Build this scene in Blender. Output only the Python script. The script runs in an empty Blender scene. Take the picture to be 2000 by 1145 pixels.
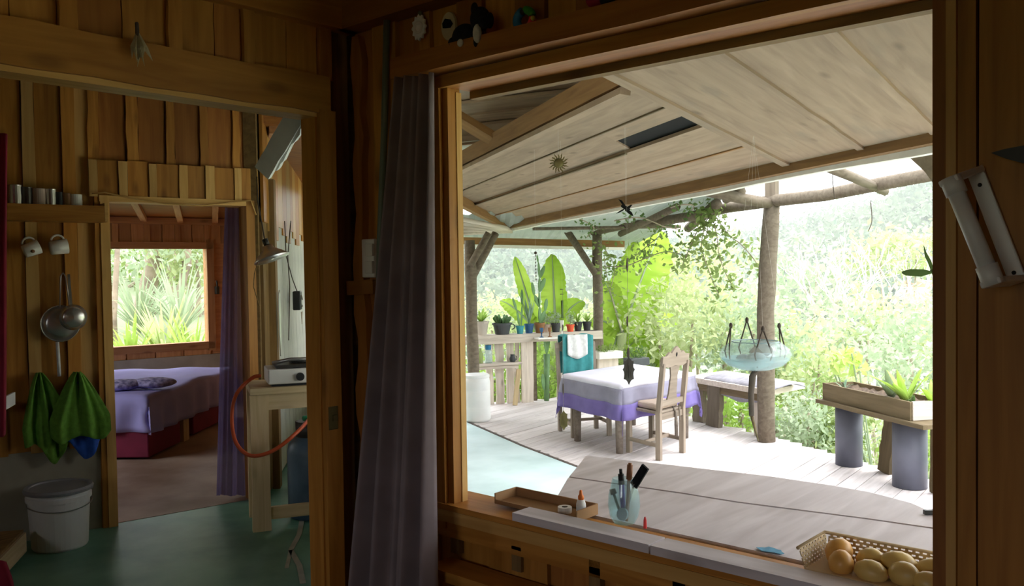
import bpy, bmesh, math, random
import numpy as np
from mathutils import Vector, Matrix
SC = bpy.context.scene
COL = SC.collection
PI = math.pi
random.seed(7)
RNG = np.random.default_rng(11)

# ------------------------------------------------------------------ camera
cam_d = bpy.data.cameras.new('camera')
cam_d.sensor_width = 36.0
cam_d.lens = 30.6
cam_d.clip_start = 0.05
cam_d.clip_end = 2000
cam = bpy.data.objects.new('camera', cam_d)
COL.objects.link(cam)
cam.matrix_world = Matrix([[0.66327, 0.031448, -0.747719, 0.0], [-0.748237, 0.008381, -0.663378, 0.0], [-0.014595, 0.99947, 0.02909, 1.48], [0.0, 0.0, 0.0, 1.0]])
SC.camera = cam

# ------------------------------------------------------------------ sky (bright overcast)
SKY_L = 4.4
wd = bpy.data.worlds.new('sky')
SC.world = wd
wd.use_nodes = True
wn = wd.node_tree.nodes['Background']
wn.inputs[0].default_value = (0.93, 0.97, 1.0, 1)
wn.inputs[1].default_value = SKY_L

# exposure / view
SC.view_settings.view_transform = 'Standard'
SC.view_settings.look = 'None'
SC.view_settings.exposure = 0.35
SC.view_settings.gamma = 1.0
SC.view_settings.use_curve_mapping = False
SC.cycles.max_bounces = 10
SC.cycles.diffuse_bounces = 6
SC.cycles.glossy_bounces = 4
SC.cycles.transmission_bounces = 8
SC.cycles.transparent_max_bounces = 12
SC.cycles.use_denoising = True
SC.cycles.sample_clamp_indirect = 6.0

# soft sun through thin cloud, from high on the valley side
sun_d = bpy.data.lights.new('sun', 'SUN')
sun_d.energy = 3.2
sun_d.angle = math.radians(25)
sun_d.color = (1.0, 0.96, 0.88)
sun = bpy.data.objects.new('sun', sun_d)
COL.objects.link(sun)
sun.rotation_euler = Vector((-0.35, 0.28, -0.9)).to_track_quat('-Z', 'Y').to_euler()

def portal(name, c, sx, sy, facing):
    """daylight portal: tells the sampler where the sky comes in; it emits nothing itself"""
    l = bpy.data.lights.new(name, 'AREA')
    l.shape = 'RECTANGLE'; l.size = sx; l.size_y = sy
    l.cycles.is_portal = True
    o = bpy.data.objects.new(name, l); COL.objects.link(o)
    f = Vector(facing).normalized()
    z = -f; x = Vector((0, 0, 1)).cross(z).normalized(); y = z.cross(x)
    o.matrix_world = Matrix(((x.x, y.x, z.x, c[0]), (x.y, y.y, z.y, c[1]), (x.z, y.z, z.z, c[2]), (0, 0, 0, 1)))
    return o
portal('portal_main_window', (1.97, 1.21, 1.40), 1.42, 1.28, (-1, 0, 0))
portal('portal_added_opening', (-2.42, 0.2, 1.5), 1.15, 0.95, (1, 0, 0))  # unseen opening, added to brighten the window wall
portal('portal_kitchen_side', (-1.22, 3.6, 1.45), 0.5, 0.55, (1, 0, 0))
portal('portal_alcove_end', (4.88, 6.1, 1.45), 1.3, 1.5, (-1, 0.08, 0))
portal('portal_kitchen_stove', (3.61, 4.08, 1.40), 1.7, 1.4, (-0.707, 0.707, 0))
portal('portal_bedroom_side', (1.25, 7.65, 1.4), 1.5, 1.35, (1, 0, 0))
portal('portal_bedroom', (4.49, 9.14, 1.23), 1.1, 1.0, (-0.18, -0.98, 0))

# ------------------------------------------------------------------ materials
def newmat(name):
    m = bpy.data.materials.new(name); m.use_nodes = True
    nt = m.node_tree; nt.nodes.clear()
    return m, nt, nt.nodes, nt.links
def ramp(n, fac_socket, links, stops):
    r = n.new('ShaderNodeValToRGB')
    e = r.color_ramp.elements
    e[0].position, e[0].color = stops[0][0], (*stops[0][1], 1)
    e[1].position, e[1].color = stops[-1][0], (*stops[-1][1], 1)
    for p, c in stops[1:-1]:
        k = e.new(p); k.color = (*c, 1)
    links.new(fac_socket, r.inputs[0])
    return r
def wood(name, c1, c2, rough=0.6, grain=(1.0, 13, 13), knots=0.5, vary=0.22, knotcol=None, stain=None):
    m, nt, n, L = newmat(name)
    out = n.new('ShaderNodeOutputMaterial'); b = n.new('ShaderNodeBsdfPrincipled')
    tc = n.new('ShaderNodeTexCoord'); oi = n.new('ShaderNodeObjectInfo')
    mul = n.new('ShaderNodeMath'); mul.operation = 'MULTIPLY'; mul.inputs[1].default_value = 37.0
    L.new(oi.outputs['Random'], mul.inputs[0])
    add = n.new('ShaderNodeVectorMath'); add.operation = 'ADD'
    L.new(tc.outputs['Object'], add.inputs[0]); L.new(mul.outputs[0], add.inputs[1])
    mp = n.new('ShaderNodeMapping'); mp.inputs['Scale'].default_value = grain
    L.new(add.outputs[0], mp.inputs[0])
    no = n.new('ShaderNodeTexNoise'); no.inputs['Scale'].default_value = 2.2; no.inputs['Detail'].default_value = 6
    no.inputs['Distortion'].default_value = 0.7
    L.new(mp.outputs[0], no.inputs['Vector'])
    r = ramp(n, no.outputs[0], L, [(0.3, c1), (0.7, c2)])
    col = r.outputs[0]
    if knots > 0:
        mp2 = n.new('ShaderNodeMapping'); mp2.inputs['Scale'].default_value = (2.6, 7.0, 7.0)
        L.new(add.outputs[0], mp2.inputs[0])
        v = n.new('ShaderNodeTexVoronoi'); v.inputs['Scale'].default_value = 1.0
        L.new(mp2.outputs[0], v.inputs['Vector'])
        kr = ramp(n, v.outputs['Distance'], L, [(0.06, (knots, knots, knots)), (0.17, (0, 0, 0))])
        mx = n.new('ShaderNodeMix'); mx.data_type = 'RGBA'
        L.new(kr.outputs[0], mx.inputs[0]); L.new(col, mx.inputs[6])
        kc = knotcol or (c1[0] * 0.35, c1[1] * 0.3, c1[2] * 0.3)
        mx.inputs[7].default_value = (*kc, 1)
        col = mx.outputs[2]
    if stain:
        ns = n.new('ShaderNodeTexNoise'); ns.inputs['Scale'].default_value = 2.6; ns.inputs['Detail'].default_value = 4
        mp3 = n.new('ShaderNodeMapping'); mp3.inputs['Scale'].default_value = (0.7, 2.2, 2.2)
        L.new(add.outputs[0], mp3.inputs[0]); L.new(mp3.outputs[0], ns.inputs['Vector'])
        sr = ramp(n, ns.outputs[0], L, [(0.56, (0, 0, 0)), (0.72, (0.6, 0.6, 0.6))])
        mx = n.new('ShaderNodeMix'); mx.data_type = 'RGBA'
        L.new(sr.outputs[0], mx.inputs[0]); L.new(col, mx.inputs[6]); mx.inputs[7].default_value = (*stain, 1)
        col = mx.outputs[2]
    hs = n.new('ShaderNodeHueSaturation')
    mr = n.new('ShaderNodeMapRange'); mr.inputs[3].default_value = 1 - vary; mr.inputs[4].default_value = 1 + vary
    L.new(oi.outputs['Random'], mr.inputs[0]); L.new(mr.outputs[0], hs.inputs['Value']); L.new(col, hs.inputs['Color'])
    L.new(hs.outputs[0], b.inputs['Base Color'])
    b.inputs['Roughness'].default_value = rough
    b.inputs['Specular IOR Level'].default_value = 0.3
    bp = n.new('ShaderNodeBump'); bp.inputs['Strength'].default_value = 0.15; bp.inputs['Distance'].default_value = 0.004
    L.new(no.outputs[0], bp.inputs['Height']); L.new(bp.outputs[0], b.inputs['Normal'])
    L.new(b.outputs[0], out.inputs[0])
    return m
def plain(name, c, rough=0.6, vary=0.12, scale=6.0, metal=0.0, spec=0.4, c2=None, bump=0.0, detail=4, stretch=(1, 1, 1), sss=0):
    m, nt, n, L = newmat(name)
    out = n.new('ShaderNodeOutputMaterial'); b = n.new('ShaderNodeBsdfPrincipled')
    tc = n.new('ShaderNodeTexCoord')
    mp = n.new('ShaderNodeMapping'); mp.inputs['Scale'].default_value = stretch
    L.new(tc.outputs['Object'], mp.inputs[0])
    no = n.new('ShaderNodeTexNoise'); no.inputs['Scale'].default_value = scale; no.inputs['Detail'].default_value = detail
    L.new(mp.outputs[0], no.inputs['Vector'])
    lo = tuple(v * (1 - vary) for v in c); hi = c2 or tuple(min(1, v * (1 + vary)) for v in c)
    r = ramp(n, no.outputs[0], L, [(0.35, lo), (0.65, hi)])
    L.new(r.outputs[0], b.inputs['Base Color'])
    b.inputs['Roughness'].default_value = rough; b.inputs['Metallic'].default_value = metal
    b.inputs['Specular IOR Level'].default_value = spec
    if bump:
        bp = n.new('ShaderNodeBump'); bp.inputs['Strength'].default_value = bump; bp.inputs['Distance'].default_value = 0.01
        L.new(no.outputs[0], bp.inputs['Height']); L.new(bp.outputs[0], b.inputs['Normal'])
    L.new(b.outputs[0], out.inputs[0])
    return m
def thin(name, c, c2=None, trans=0.5, scale=3.0, alpha=None, tcol=None):
    """thin sheet that lets light through: leaves, curtains, plastic roofing"""
    m, nt, n, L = newmat(name)
    out = n.new('ShaderNodeOutputMaterial')
    d = n.new('ShaderNodeBsdfDiffuse'); t = n.new('ShaderNodeBsdfTranslucent'); mx = n.new('ShaderNodeMixShader')
    tc = n.new('ShaderNodeTexCoord')
    no = n.new('ShaderNodeTexNoise'); no.inputs['Scale'].default_value = scale; no.inputs['Detail'].default_value = 5
    L.new(tc.outputs['Object'], no.inputs['Vector'])
    r = ramp(n, no.outputs[0], L, [(0.35, c), (0.65, c2 or c)])
    L.new(r.outputs[0], d.inputs[0])
    if tcol: t.inputs[0].default_value = (*tcol, 1)
    else: L.new(r.outputs[0], t.inputs[0])
    mx.inputs[0].default_value = trans
    L.new(d.outputs[0], mx.inputs[1]); L.new(t.outputs[0], mx.inputs[2])
    sh = mx.outputs[0]
    if alpha is not None:
        tr = n.new('ShaderNodeBsdfTransparent'); m2 = n.new('ShaderNodeMixShader'); m2.inputs[0].default_value = alpha
        L.new(tr.outputs[0], m2.inputs[1]); L.new(sh, m2.inputs[2]); sh = m2.outputs[0]
    L.new(sh, out.inputs[0])
    return m
def glassy(name, c=(0.8, 0.93, 0.95), alpha=0.35, rough=0.05):
    """thin blown glass: mostly clear with a tint and a gloss"""
    m, nt, n, L = newmat(name)
    out = n.new('ShaderNodeOutputMaterial')
    tr = n.new('ShaderNodeBsdfTransparent'); tr.inputs[0].default_value = (*c, 1)
    g = n.new('ShaderNodeBsdfGlossy'); g.inputs['Roughness'].default_value = rough
    d = n.new('ShaderNodeBsdfDiffuse'); d.inputs[0].default_value = (*c, 1)
    m1 = n.new('ShaderNodeMixShader'); m1.inputs[0].default_value = alpha
    L.new(tr.outputs[0], m1.inputs[1]); L.new(d.outputs[0], m1.inputs[2])
    m2 = n.new('ShaderNodeMixShader'); m2.inputs[0].default_value = 0.05
    L.new(m1.outputs[0], m2.inputs[1]); L.new(g.outputs[0], m2.inputs[2])
    L.new(m2.outputs[0], out.inputs[0])
    return m
M = {}
M['pine'] = wood('pine_boards', (0.35, 0.138, 0.020), (0.53, 0.24, 0.044), rough=0.5)
M['pine_red'] = wood('reddish_pine', (0.26, 0.09, 0.016), (0.38, 0.15, 0.03), rough=0.5, knots=0.3)
M['pine_light'] = wood('pale_pine_trim', (0.50, 0.275, 0.075), (0.64, 0.385, 0.13), rough=0.5, knots=0.25)
M['pine_dark'] = wood('old_dark_boards', (0.16, 0.09, 0.03), (0.27, 0.16, 0.055), rough=0.7)
M['bed_pine'] = wood('bedroom_boards', (0.42, 0.19, 0.07), (0.56, 0.29, 0.12), rough=0.6)
M['roof_plank'] = wood('pale_roof_planks', (0.27, 0.188, 0.124), (0.375, 0.268, 0.18), rough=0.8, grain=(1.0, 9, 9), knots=0.55, vary=0.08, knotcol=(0.13, 0.09, 0.06), stain=(0.22, 0.18, 0.135))
M['roof_beam'] = wood('roof_beam_brown', (0.20, 0.10, 0.035), (0.29, 0.155, 0.055), rough=0.7, knots=0.2)
M['deck'] = wood('weathered_deck', (0.52, 0.465, 0.455), (0.68, 0.62, 0.62), rough=0.8, knots=0.25, vary=0.10)
M['grey_table'] = wood('weathered_counter', (0.56, 0.50, 0.51), (0.73, 0.67, 0.69), rough=0.65, grain=(1.0, 9, 9), knots=0.45, vary=0.04, knotcol=(0.30, 0.24, 0.22), stain=(0.42, 0.37, 0.36))
M['log'] = wood('peeled_log', (0.125, 0.098, 0.070), (0.195, 0.158, 0.118), rough=0.85, knots=0.3)
M['rail_wood'] = wood('grey_rail_wood', (0.50, 0.43, 0.36), (0.68, 0.60, 0.52), rough=0.85, vary=0.15)
M['chair_wood'] = wood('carved_chair_wood', (0.22, 0.175, 0.135), (0.31, 0.25, 0.20), rough=0.6, knots=0)
M['leg_wood'] = wood('dark_table_legs', (0.14, 0.11, 0.09), (0.22, 0.18, 0.15), rough=0.7, knots=0)
M['raw_wood'] = wood('raw_timber', (0.52, 0.38, 0.20), (0.66, 0.51, 0.30), rough=0.7, knots=0.3)
M['planter_wood'] = wood('planter_wood', (0.11, 0.080, 0.042), (0.17, 0.125, 0.07), rough=0.8, knots=0.2)
M['white_board'] = plain('whitewash', (0.72, 0.72, 0.66), 0.8, 0.10, 5)
M['white_paint'] = plain('white_paint', (0.78, 0.75, 0.70), 0.45, 0.06, 8)
M['plaster'] = plain('grey_plaster', (0.36, 0.33, 0.25), 0.9, 0.14, 4, bump=0.1)
M['green_floor'] = plain('worn_green_floor', (0.10, 0.29, 0.20), 0.4, 0.2, 2.4, c2=(0.21, 0.46, 0.34), detail=8)
M['scuff'] = plain('chalky_scuff', (0.45, 0.45, 0.38), 0.6, 0.15, 9)
M['bed_floor'] = plain('brown_cement_floor', (0.36, 0.24, 0.17), 0.6, 0.2, 2.0, c2=(0.5, 0.38, 0.3), detail=6)
M['teal_floor'] = plain('pale_teal_cement', (0.45, 0.59, 0.60), 0.55, 0.06, 2.0, c2=(0.56, 0.69, 0.71), detail=6)
M['dark'] = plain('black_plastic', (0.02, 0.02, 0.022), 0.45, 0.2)
M['iron'] = plain('dark_iron', (0.05, 0.045, 0.04), 0.5, 0.2, metal=0.3)
M['steel'] = plain('brushed_steel', (0.62, 0.6, 0.6), 0.3, 0.05, metal=0.9)
M['brass'] = plain('dull_brass', (0.13, 0.105, 0.04), 0.45, 0.1, metal=0.5)
M['white_plastic'] = plain('white_plastic', (0.78, 0.78, 0.77), 0.4, 0.03)
M['ceramic'] = plain('white_ceramic', (0.75, 0.72, 0.66), 0.25, 0.03)
M['grey_cloth'] = thin('grey_mauve_curtain', (0.27, 0.215, 0.225), (0.34, 0.275, 0.285), 0.25, 8)
M['purple_voile'] = thin('purple_voile', (0.17, 0.13, 0.30), (0.22, 0.17, 0.36), 0.5, 6, alpha=0.86)
M['red_cloth'] = plain('red_cloth', (0.33, 0.02, 0.05), 0.9, 0.15)
M['sheet'] = plain('lavender_bedspread', (0.44, 0.41, 0.84), 0.85, 0.06, 4, bump=0.2)
M['sheet2'] = plain('patterned_pillow', (0.22, 0.20, 0.46), 0.85, 0.3, 30, c2=(0.55, 0.50, 0.80))
M['maroon'] = plain('maroon_box', (0.22, 0.015, 0.055), 0.7, 0.12)
M['towel'] = plain('green_towel', (0.13, 0.30, 0.035), 0.95, 0.12, 40, bump=0.3)
M['blue_cloth'] = plain('blue_cloth', (0.03, 0.11, 0.5), 0.9, 0.1, 30)
M['cloth_top'] = plain('lavender_tablecloth', (0.74, 0.71, 0.83), 0.85, 0.05, 4)
M['cloth_border'] = plain('violet_tablecloth_border', (0.17, 0.13, 0.36), 0.9, 0.08, 8)
M['cloth_grey'] = plain('faded_tablecloth_band', (0.27, 0.255, 0.34), 0.9, 0.08, 8)
M['teal_cloth'] = plain('teal_cloth', (0.06, 0.30, 0.31), 0.9, 0.1, 20)
M['lace'] = plain('white_lace', (0.75, 0.74, 0.72), 0.9, 0.1, 30)
M['grey_fabric'] = plain('grey_seat_cover', (0.26, 0.25, 0.29), 0.95, 0.12, 20)
M['pipe_grey'] = plain('blue_grey_pvc', (0.11, 0.115, 0.155), 0.5, 0.08, 5)
M['soil'] = plain('soil', (0.10, 0.07, 0.05), 1.0, 0.4, 20, bump=0.6)
M['orange_hose'] = plain('orange_hose', (0.62, 0.10, 0.03), 0.4, 0.05)
M['orange'] = plain('orange_cap', (0.8, 0.2, 0.03), 0.4, 0.05)
M['gas_blue'] = plain('worn_blue_steel', (0.07, 0.13, 0.20), 0.45, 0.25, 5, c2=(0.12, 0.19, 0.26))
M['valve_green'] = plain('green_valve', (0.02, 0.25, 0.10), 0.4, 0.1)
M['glass'] = glassy('clear_glass', (0.90, 0.95, 0.95), 0.14)
M['glass_blue'] = glassy('pale_blue_jar_glass', (0.84, 0.94, 0.95), 0.13)
M['sheet_roof'] = thin('pale_green_sheeting', (0.42, 0.46, 0.42), (0.52, 0.55, 0.51), 0.35, 1.0)
M['water'] = glassy('bowl_water', (0.62, 0.78, 0.82), 0.30)
M['stone'] = plain('bowl_stones', (0.30, 0.38, 0.42), 0.5, 0.2)
M['pipe_green'] = plain('green_grey_conduit', (0.14, 0.17, 0.13), 0.5, 0.05)
M['tan_basket'] = plain('tan_plastic_basket', (0.62, 0.47, 0.27), 0.5, 0.05)
M['cardboard'] = plain('cardboard', (0.34, 0.19, 0.085), 0.8, 0.06)
M['leaf'] = thin('leaf_green', (0.30, 0.46, 0.10), (0.45, 0.60, 0.16), 0.5, 1.0)
M['leaf_y'] = thin('leaf_yellow_green', (0.42, 0.50, 0.22), (0.55, 0.60, 0.37), 0.5, 0.8)
M['leaf_pale'] = thin('leaf_pale_green', (0.36, 0.45, 0.29), (0.50, 0.56, 0.42), 0.45, 0.6)
M['lettuce'] = thin('lettuce_leaf', (0.50, 0.66, 0.17), (0.62, 0.74, 0.30), 0.5, 4)
M['trunk_bark'] = plain('grey_brown_bark', (0.30, 0.24, 0.19), 0.95, 0.3, 5)
M['leaf_dark'] = thin('leaf_dark_green', (0.10, 0.17, 0.06), (0.18, 0.27, 0.10), 0.4, 3)
M['leaf_vine'] = thin('vine_leaf', (0.17, 0.25, 0.08), (0.30, 0.38, 0.14), 0.4, 3)
M['banana'] = thin('banana_leaf', (0.27, 0.43, 0.05), (0.40, 0.54, 0.10), 0.4, 2)
M['cactus'] = plain('cactus_green', (0.13, 0.24, 0.10), 0.6, 0.15, 8)
M['cactus_pale'] = plain('pale_succulent', (0.24, 0.36, 0.25), 0.6, 0.15, 8)
M['hill_leaf'] = thin('far_forest', (0.13, 0.19, 0.13), (0.25, 0.30, 0.20), 0.35, 0.05)
M['hill'] = plain('hillside', (0.24, 0.29, 0.17), 1.0, 0.2, 0.05, c2=(0.34, 0.38, 0.25))
M['bark'] = plain('bark', (0.34, 0.28, 0.22), 0.95, 0.25, 8)
M['pale_bark'] = plain('pale_bark', (0.62, 0.57, 0.53), 0.9, 0.1, 8)
M['ground'] = plain('leafy_ground', (0.22, 0.25, 0.10), 1.0, 0.3, 1.5)
for nm, c in {'pot_beige': (0.50, 0.44, 0.38), 'pot_dark': (0.06, 0.065, 0.07), 'pot_teal': (0.05, 0.30, 0.36), 'pot_blue': (0.03, 0.10, 0.22),
              'pot_brown': (0.28, 0.13, 0.05), 'pot_tan': (0.52, 0.40, 0.32), 'pot_red': (0.70, 0.10, 0.04), 'pot_black': (0.03, 0.03, 0.035)}.items():
    M[nm] = plain(nm, c, 0.6, 0.1)
M['fruit'] = plain('yellow_fruit_skin', (0.72, 0.46, 0.11), 0.4, 0.2, 3, c2=(0.82, 0.64, 0.27))
M['fruit_orange'] = plain('orange_fruit_skin', (0.78, 0.37, 0.07), 0.4, 0.2, 3, c2=(0.86, 0.52, 0.16))
M['tin_dark'] = plain('dark_tin', (0.10, 0.09, 0.08), 0.3, 0.1, metal=0.6)
M['tin_light'] = plain('bright_tin', (0.65, 0.62, 0.58), 0.25, 0.1, metal=0.8)
M['bucket_lid'] = plain('grey_lid', (0.28, 0.28, 0.29), 0.5, 0.08)
M['fur_black'] = plain('black_plush', (0.012, 0.012, 0.015), 1.0, 0.3, 60, bump=0.4)
M['fur_white'] = plain('white_plush', (0.62, 0.60, 0.52), 1.0, 0.1, 60, bump=0.4)
M['cream'] = plain('cream_card', (0.55, 0.46, 0.28), 0.8, 0.06)
M['toy_red'] = plain('red_toy', (0.65, 0.04, 0.04), 0.5, 0.05)
M['toy_green'] = plain('green_toy', (0.05, 0.28, 0.03), 0.5, 0.05)
M['toy_blue'] = plain('blue_toy', (0.02, 0.16, 0.32), 0.5, 0.05)
M['toy_yellow'] = plain('yellow_toy', (0.55, 0.42, 0.05), 0.5, 0.05)
M['dry_leaf'] = thin('dried_leaves', (0.42, 0.36, 0.20), (0.55, 0.50, 0.34), 0.3, 20)
M['violet'] = plain('violet_plastic', (0.10, 0.06, 0.38), 0.4, 0.1)
M['pencil'] = plain('brown_stick', (0.30, 0.13, 0.06), 0.5, 0.1)
M['blue_paint'] = plain('blue_paint_smear', (0.10, 0.35, 0.55), 0.7, 0.2, 30)
M['rope'] = plain('dark_cord', (0.08, 0.06, 0.05), 0.9, 0.2)
M['added_tin_cover'] = plain('corrugated_tin', (0.45, 0.46, 0.45), 0.5, 0.1, metal=0.3)
M['screen_black'] = plain('flat_black', (0.004, 0.004, 0.004), 1.0, 0.1)
M['orange_far'] = plain('red_tile_roof', (0.62, 0.20, 0.10), 0.9, 0.1)

# ------------------------------------------------------------------ mesh helpers
WL = {}
def wl(o): return WL.get(o.name, Vector((0, 0, 0))) if o else Vector((0, 0, 0))
def V3(p): return Vector(p)
class MB:
    def __init__(s): s.v = []; s.f = []
    def add(s, vs, fs):
        k = len(s.v); s.v.extend(tuple(p) for p in vs); s.f.extend(tuple(i + k for i in f) for f in fs); return s
    def hexa(s, p):     # 8 points: bottom 4 ccw, top 4 ccw
        return s.add(p, [(3, 2, 1, 0), (4, 5, 6, 7), (0, 1, 5, 4), (1, 2, 6, 5), (2, 3, 7, 6), (3, 0, 4, 7)])
    def box(s, c, d, az=0, mat=None):
        R = mat or Matrix.Rotation(math.radians(az), 3, 'Z')
        pts = []
        for z in (-.5, .5):
            for x, y in ((-.5, -.5), (.5, -.5), (.5, .5), (-.5, .5)):
                pts.append(V3(c) + R @ Vector((x * d[0], y * d[1], z * d[2])))
        return s.hexa(pts)
    def bar(s, a, b, w, t, up=(0, 0, 1)):
        a, b = V3(a), V3(b); x = (b - a).normalized(); z = V3(up)
        y = z.cross(x)
        if y.length < 1e-4: y = Vector((0, 1, 0)).cross(x)
        y.normalize(); z = x.cross(y)
        return s.hexa([a - y * w / 2 - z * t / 2, b - y * w / 2 - z * t / 2, b + y * w / 2 - z * t / 2, a + y * w / 2 - z * t / 2,
                       a - y * w / 2 + z * t / 2, b - y * w / 2 + z * t / 2, b + y * w / 2 + z * t / 2, a + y * w / 2 + z * t / 2])
    def slab(s, poly, ext):      # polygon extruded by vector ext
        n = len(poly); e = V3(ext)
        vs = [V3(p) for p in poly] + [V3(p) + e for p in poly]
        return s.add(vs, [tuple(range(n))[::-1], tuple(range(n, 2 * n))] + [(i, (i + 1) % n, n + (i + 1) % n, n + i) for i in range(n)])
    def tube(s, pts, r, seg=8, caps=True):
        pts = [V3(p) for p in pts]; n = len(pts)
        rr = r if isinstance(r, (list, tuple)) else [r] * n
        vs, fs = [], []
        t0 = (pts[1] - pts[0]).normalized()
        ref = Vector((0, 0, 1)) if abs(t0.z) < 0.9 else Vector((1, 0, 0))
        u = t0.cross(ref).normalized()
        for i in range(n):
            t = (pts[min(i + 1, n - 1)] - pts[max(i - 1, 0)]).normalized()
            u = (u - t * u.dot(t))
            if u.length < 1e-6: u = t.orthogonal()
            u.normalize(); w = t.cross(u)
            for k in range(seg):
                a = 2 * PI * k / seg
                vs.append(pts[i] + (u * math.cos(a) + w * math.sin(a)) * rr[i])
        for i in range(n - 1):
            for k in range(seg):
                fs.append((i * seg + k, i * seg + (k + 1) % seg, (i + 1) * seg + (k + 1) % seg, (i + 1) * seg + k))
        if caps:
            fs.append(tuple(range(seg))[::-1]); fs.append(tuple((n - 1) * seg + k for k in range(seg)))
        return s.add(vs, fs)
    def lathe(s, prof, c, seg=24, sx=1, sy=1, mat=None):
        vs, fs = [], []
        R = mat or Matrix.Identity(3)
        n = len(prof)
        for (r, z) in prof:
            for k in range(seg):
                a = 2 * PI * k / seg
                vs.append(V3(c) + R @ Vector((r * math.cos(a) * sx, r * math.sin(a) * sy, z)))
        for i in range(n - 1):
            for k in range(seg):
                fs.append((i * seg + k, i * seg + (k + 1) % seg, (i + 1) * seg + (k + 1) % seg, (i + 1) * seg + k))
        if prof[0][0] > 1e-5: fs.append(tuple(range(seg))[::-1])
        if prof[-1][0] > 1e-5: fs.append(tuple((n - 1) * seg + k for k in range(seg)))
        return s.add(vs, fs)
    def ball(s, c, r, seg=14, rings=9, mat=None):
        r = r if isinstance(r, (tuple, list)) else (r, r, r)
        R = mat or Matrix.Identity(3)
        vs, fs = [], []
        for i in range(rings + 1):
            th = PI * i / rings
            for k in range(seg):
                a = 2 * PI * k / seg
                vs.append(V3(c) + R @ Vector((r[0] * math.sin(th) * math.cos(a), r[1] * math.sin(th) * math.sin(a), -r[2] * math.cos(th))))
        for i in range(rings):
            for k in range(seg):
                fs.append((i * seg + k, i * seg + (k + 1) % seg, (i + 1) * seg + (k + 1) % seg, (i + 1) * seg + k))
        return s.add(vs, fs)
    def grid(s, rows):           # rows of points -> open sheet
        n, m = len(rows), len(rows[0])
        vs = [p for r in rows for p in r]
        return s.add(vs, [(i * m + j, i * m + j + 1, (i + 1) * m + j + 1, (i + 1) * m + j) for i in range(n - 1) for j in range(m - 1)])
    def quads(s, A):             # numpy (n,4,3)
        k = len(s.v); A = np.asarray(A, float)
        s.v.extend(map(tuple, A.reshape(-1, 3).tolist()))
        s.f.extend((k + 4 * i, k + 4 * i + 1, k + 4 * i + 2, k + 4 * i + 3) for i in range(len(A)))
        return s
    def build(s, name, mat, parent=None, smooth=False, org=None, solid=0, bevel=0, sub=0):
        arr = np.array(s.v, float)
        if parent is not None: o0 = wl(parent)
        elif org is not None: o0 = V3(org)
        else:
            lo, hi = arr.min(0), arr.max(0); o0 = Vector(((lo[0] + hi[0]) / 2, (lo[1] + hi[1]) / 2, lo[2]))
        arr = arr - np.array(o0)
        me = bpy.data.meshes.new(name)
        me.from_pydata(arr.tolist(), [], s.f); me.update()
        if smooth:
            me.polygons.foreach_set('use_smooth', [True] * len(me.polygons))
        me.materials.append(M[mat] if isinstance(mat, str) else mat)
        o = bpy.data.objects.new(name, me); COL.objects.link(o)
        if parent is not None: o.parent = parent
        else: o.location = o0
        WL[o.name] = o0
        if solid:
            md = o.modifiers.new('thickness', 'SOLIDIFY'); md.thickness = solid; md.offset = 0
        if bevel:
            md = o.modifiers.new('bevel', 'BEVEL'); md.width = bevel; md.segments = 2; md.limit_method = 'ANGLE'
        if sub:
            md = o.modifiers.new('subdivision', 'SUBSURF'); md.levels = sub; md.render_levels = sub
        return o
def tag(o, label=None, cat=None, group=None, kind=None):
    if label: o['label'] = label
    if cat: o['category'] = cat
    if group: o['group'] = group
    if kind: o['kind'] = kind
    return o
def thing(name, label, cat, loc, group=None):
    o = bpy.data.objects.new(name, None); o.empty_display_size = 0.05
    COL.objects.link(o); o.location = V3(loc); WL[o.name] = V3(loc)
    return tag(o, label, cat, group)
def plank(name, a, b, w, t, nrm, mat, parent=None, wane=0.0, segs=1, skew=0.0):
    """one board: local X runs along it, so its grain does too"""
    a, b = V3(a), V3(b); x = (b - a); ln = x.length; x.normalize()
    z = V3(nrm); z = (z - x * z.dot(x)).normalized(); y = z.cross(x)
    vs, fs = [], []
    for i in range(segs + 1):
        u = ln * i / segs
        w0 = -w / 2 + random.uniform(-wane, wane); w1 = w / 2 + random.uniform(-wane, wane)
        vs += [(u, w0, -t / 2), (u, w1, -t / 2), (u, w1, t / 2), (u, w0, t / 2)]
    for i in range(segs):
        k = 4 * i
        for j in range(4):
            fs.append((k + j, k + 4 + j, k + 4 + (j + 1) % 4, k + (j + 1) % 4))
    fs.append((0, 1, 2, 3)); fs.append(tuple(4 * segs + q for q in (3, 2, 1, 0)))
    me = bpy.data.meshes.new(name); me.from_pydata(vs, [], fs); me.update()
    me.materials.append(M[mat])
    o = bpy.data.objects.new(name, me); COL.objects.link(o)
    Mx = Matrix(((x.x, y.x, z.x, a.x), (x.y, y.y, z.y, a.y), (x.z, y.z, z.z, a.z), (0, 0, 0, 1)))
    if parent is not None:
        o.parent = parent; Mx = Matrix.Translation(-wl(parent)) @ Mx
    o.matrix_basis = Mx
    WL[o.name] = wl(parent)
    return o
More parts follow.
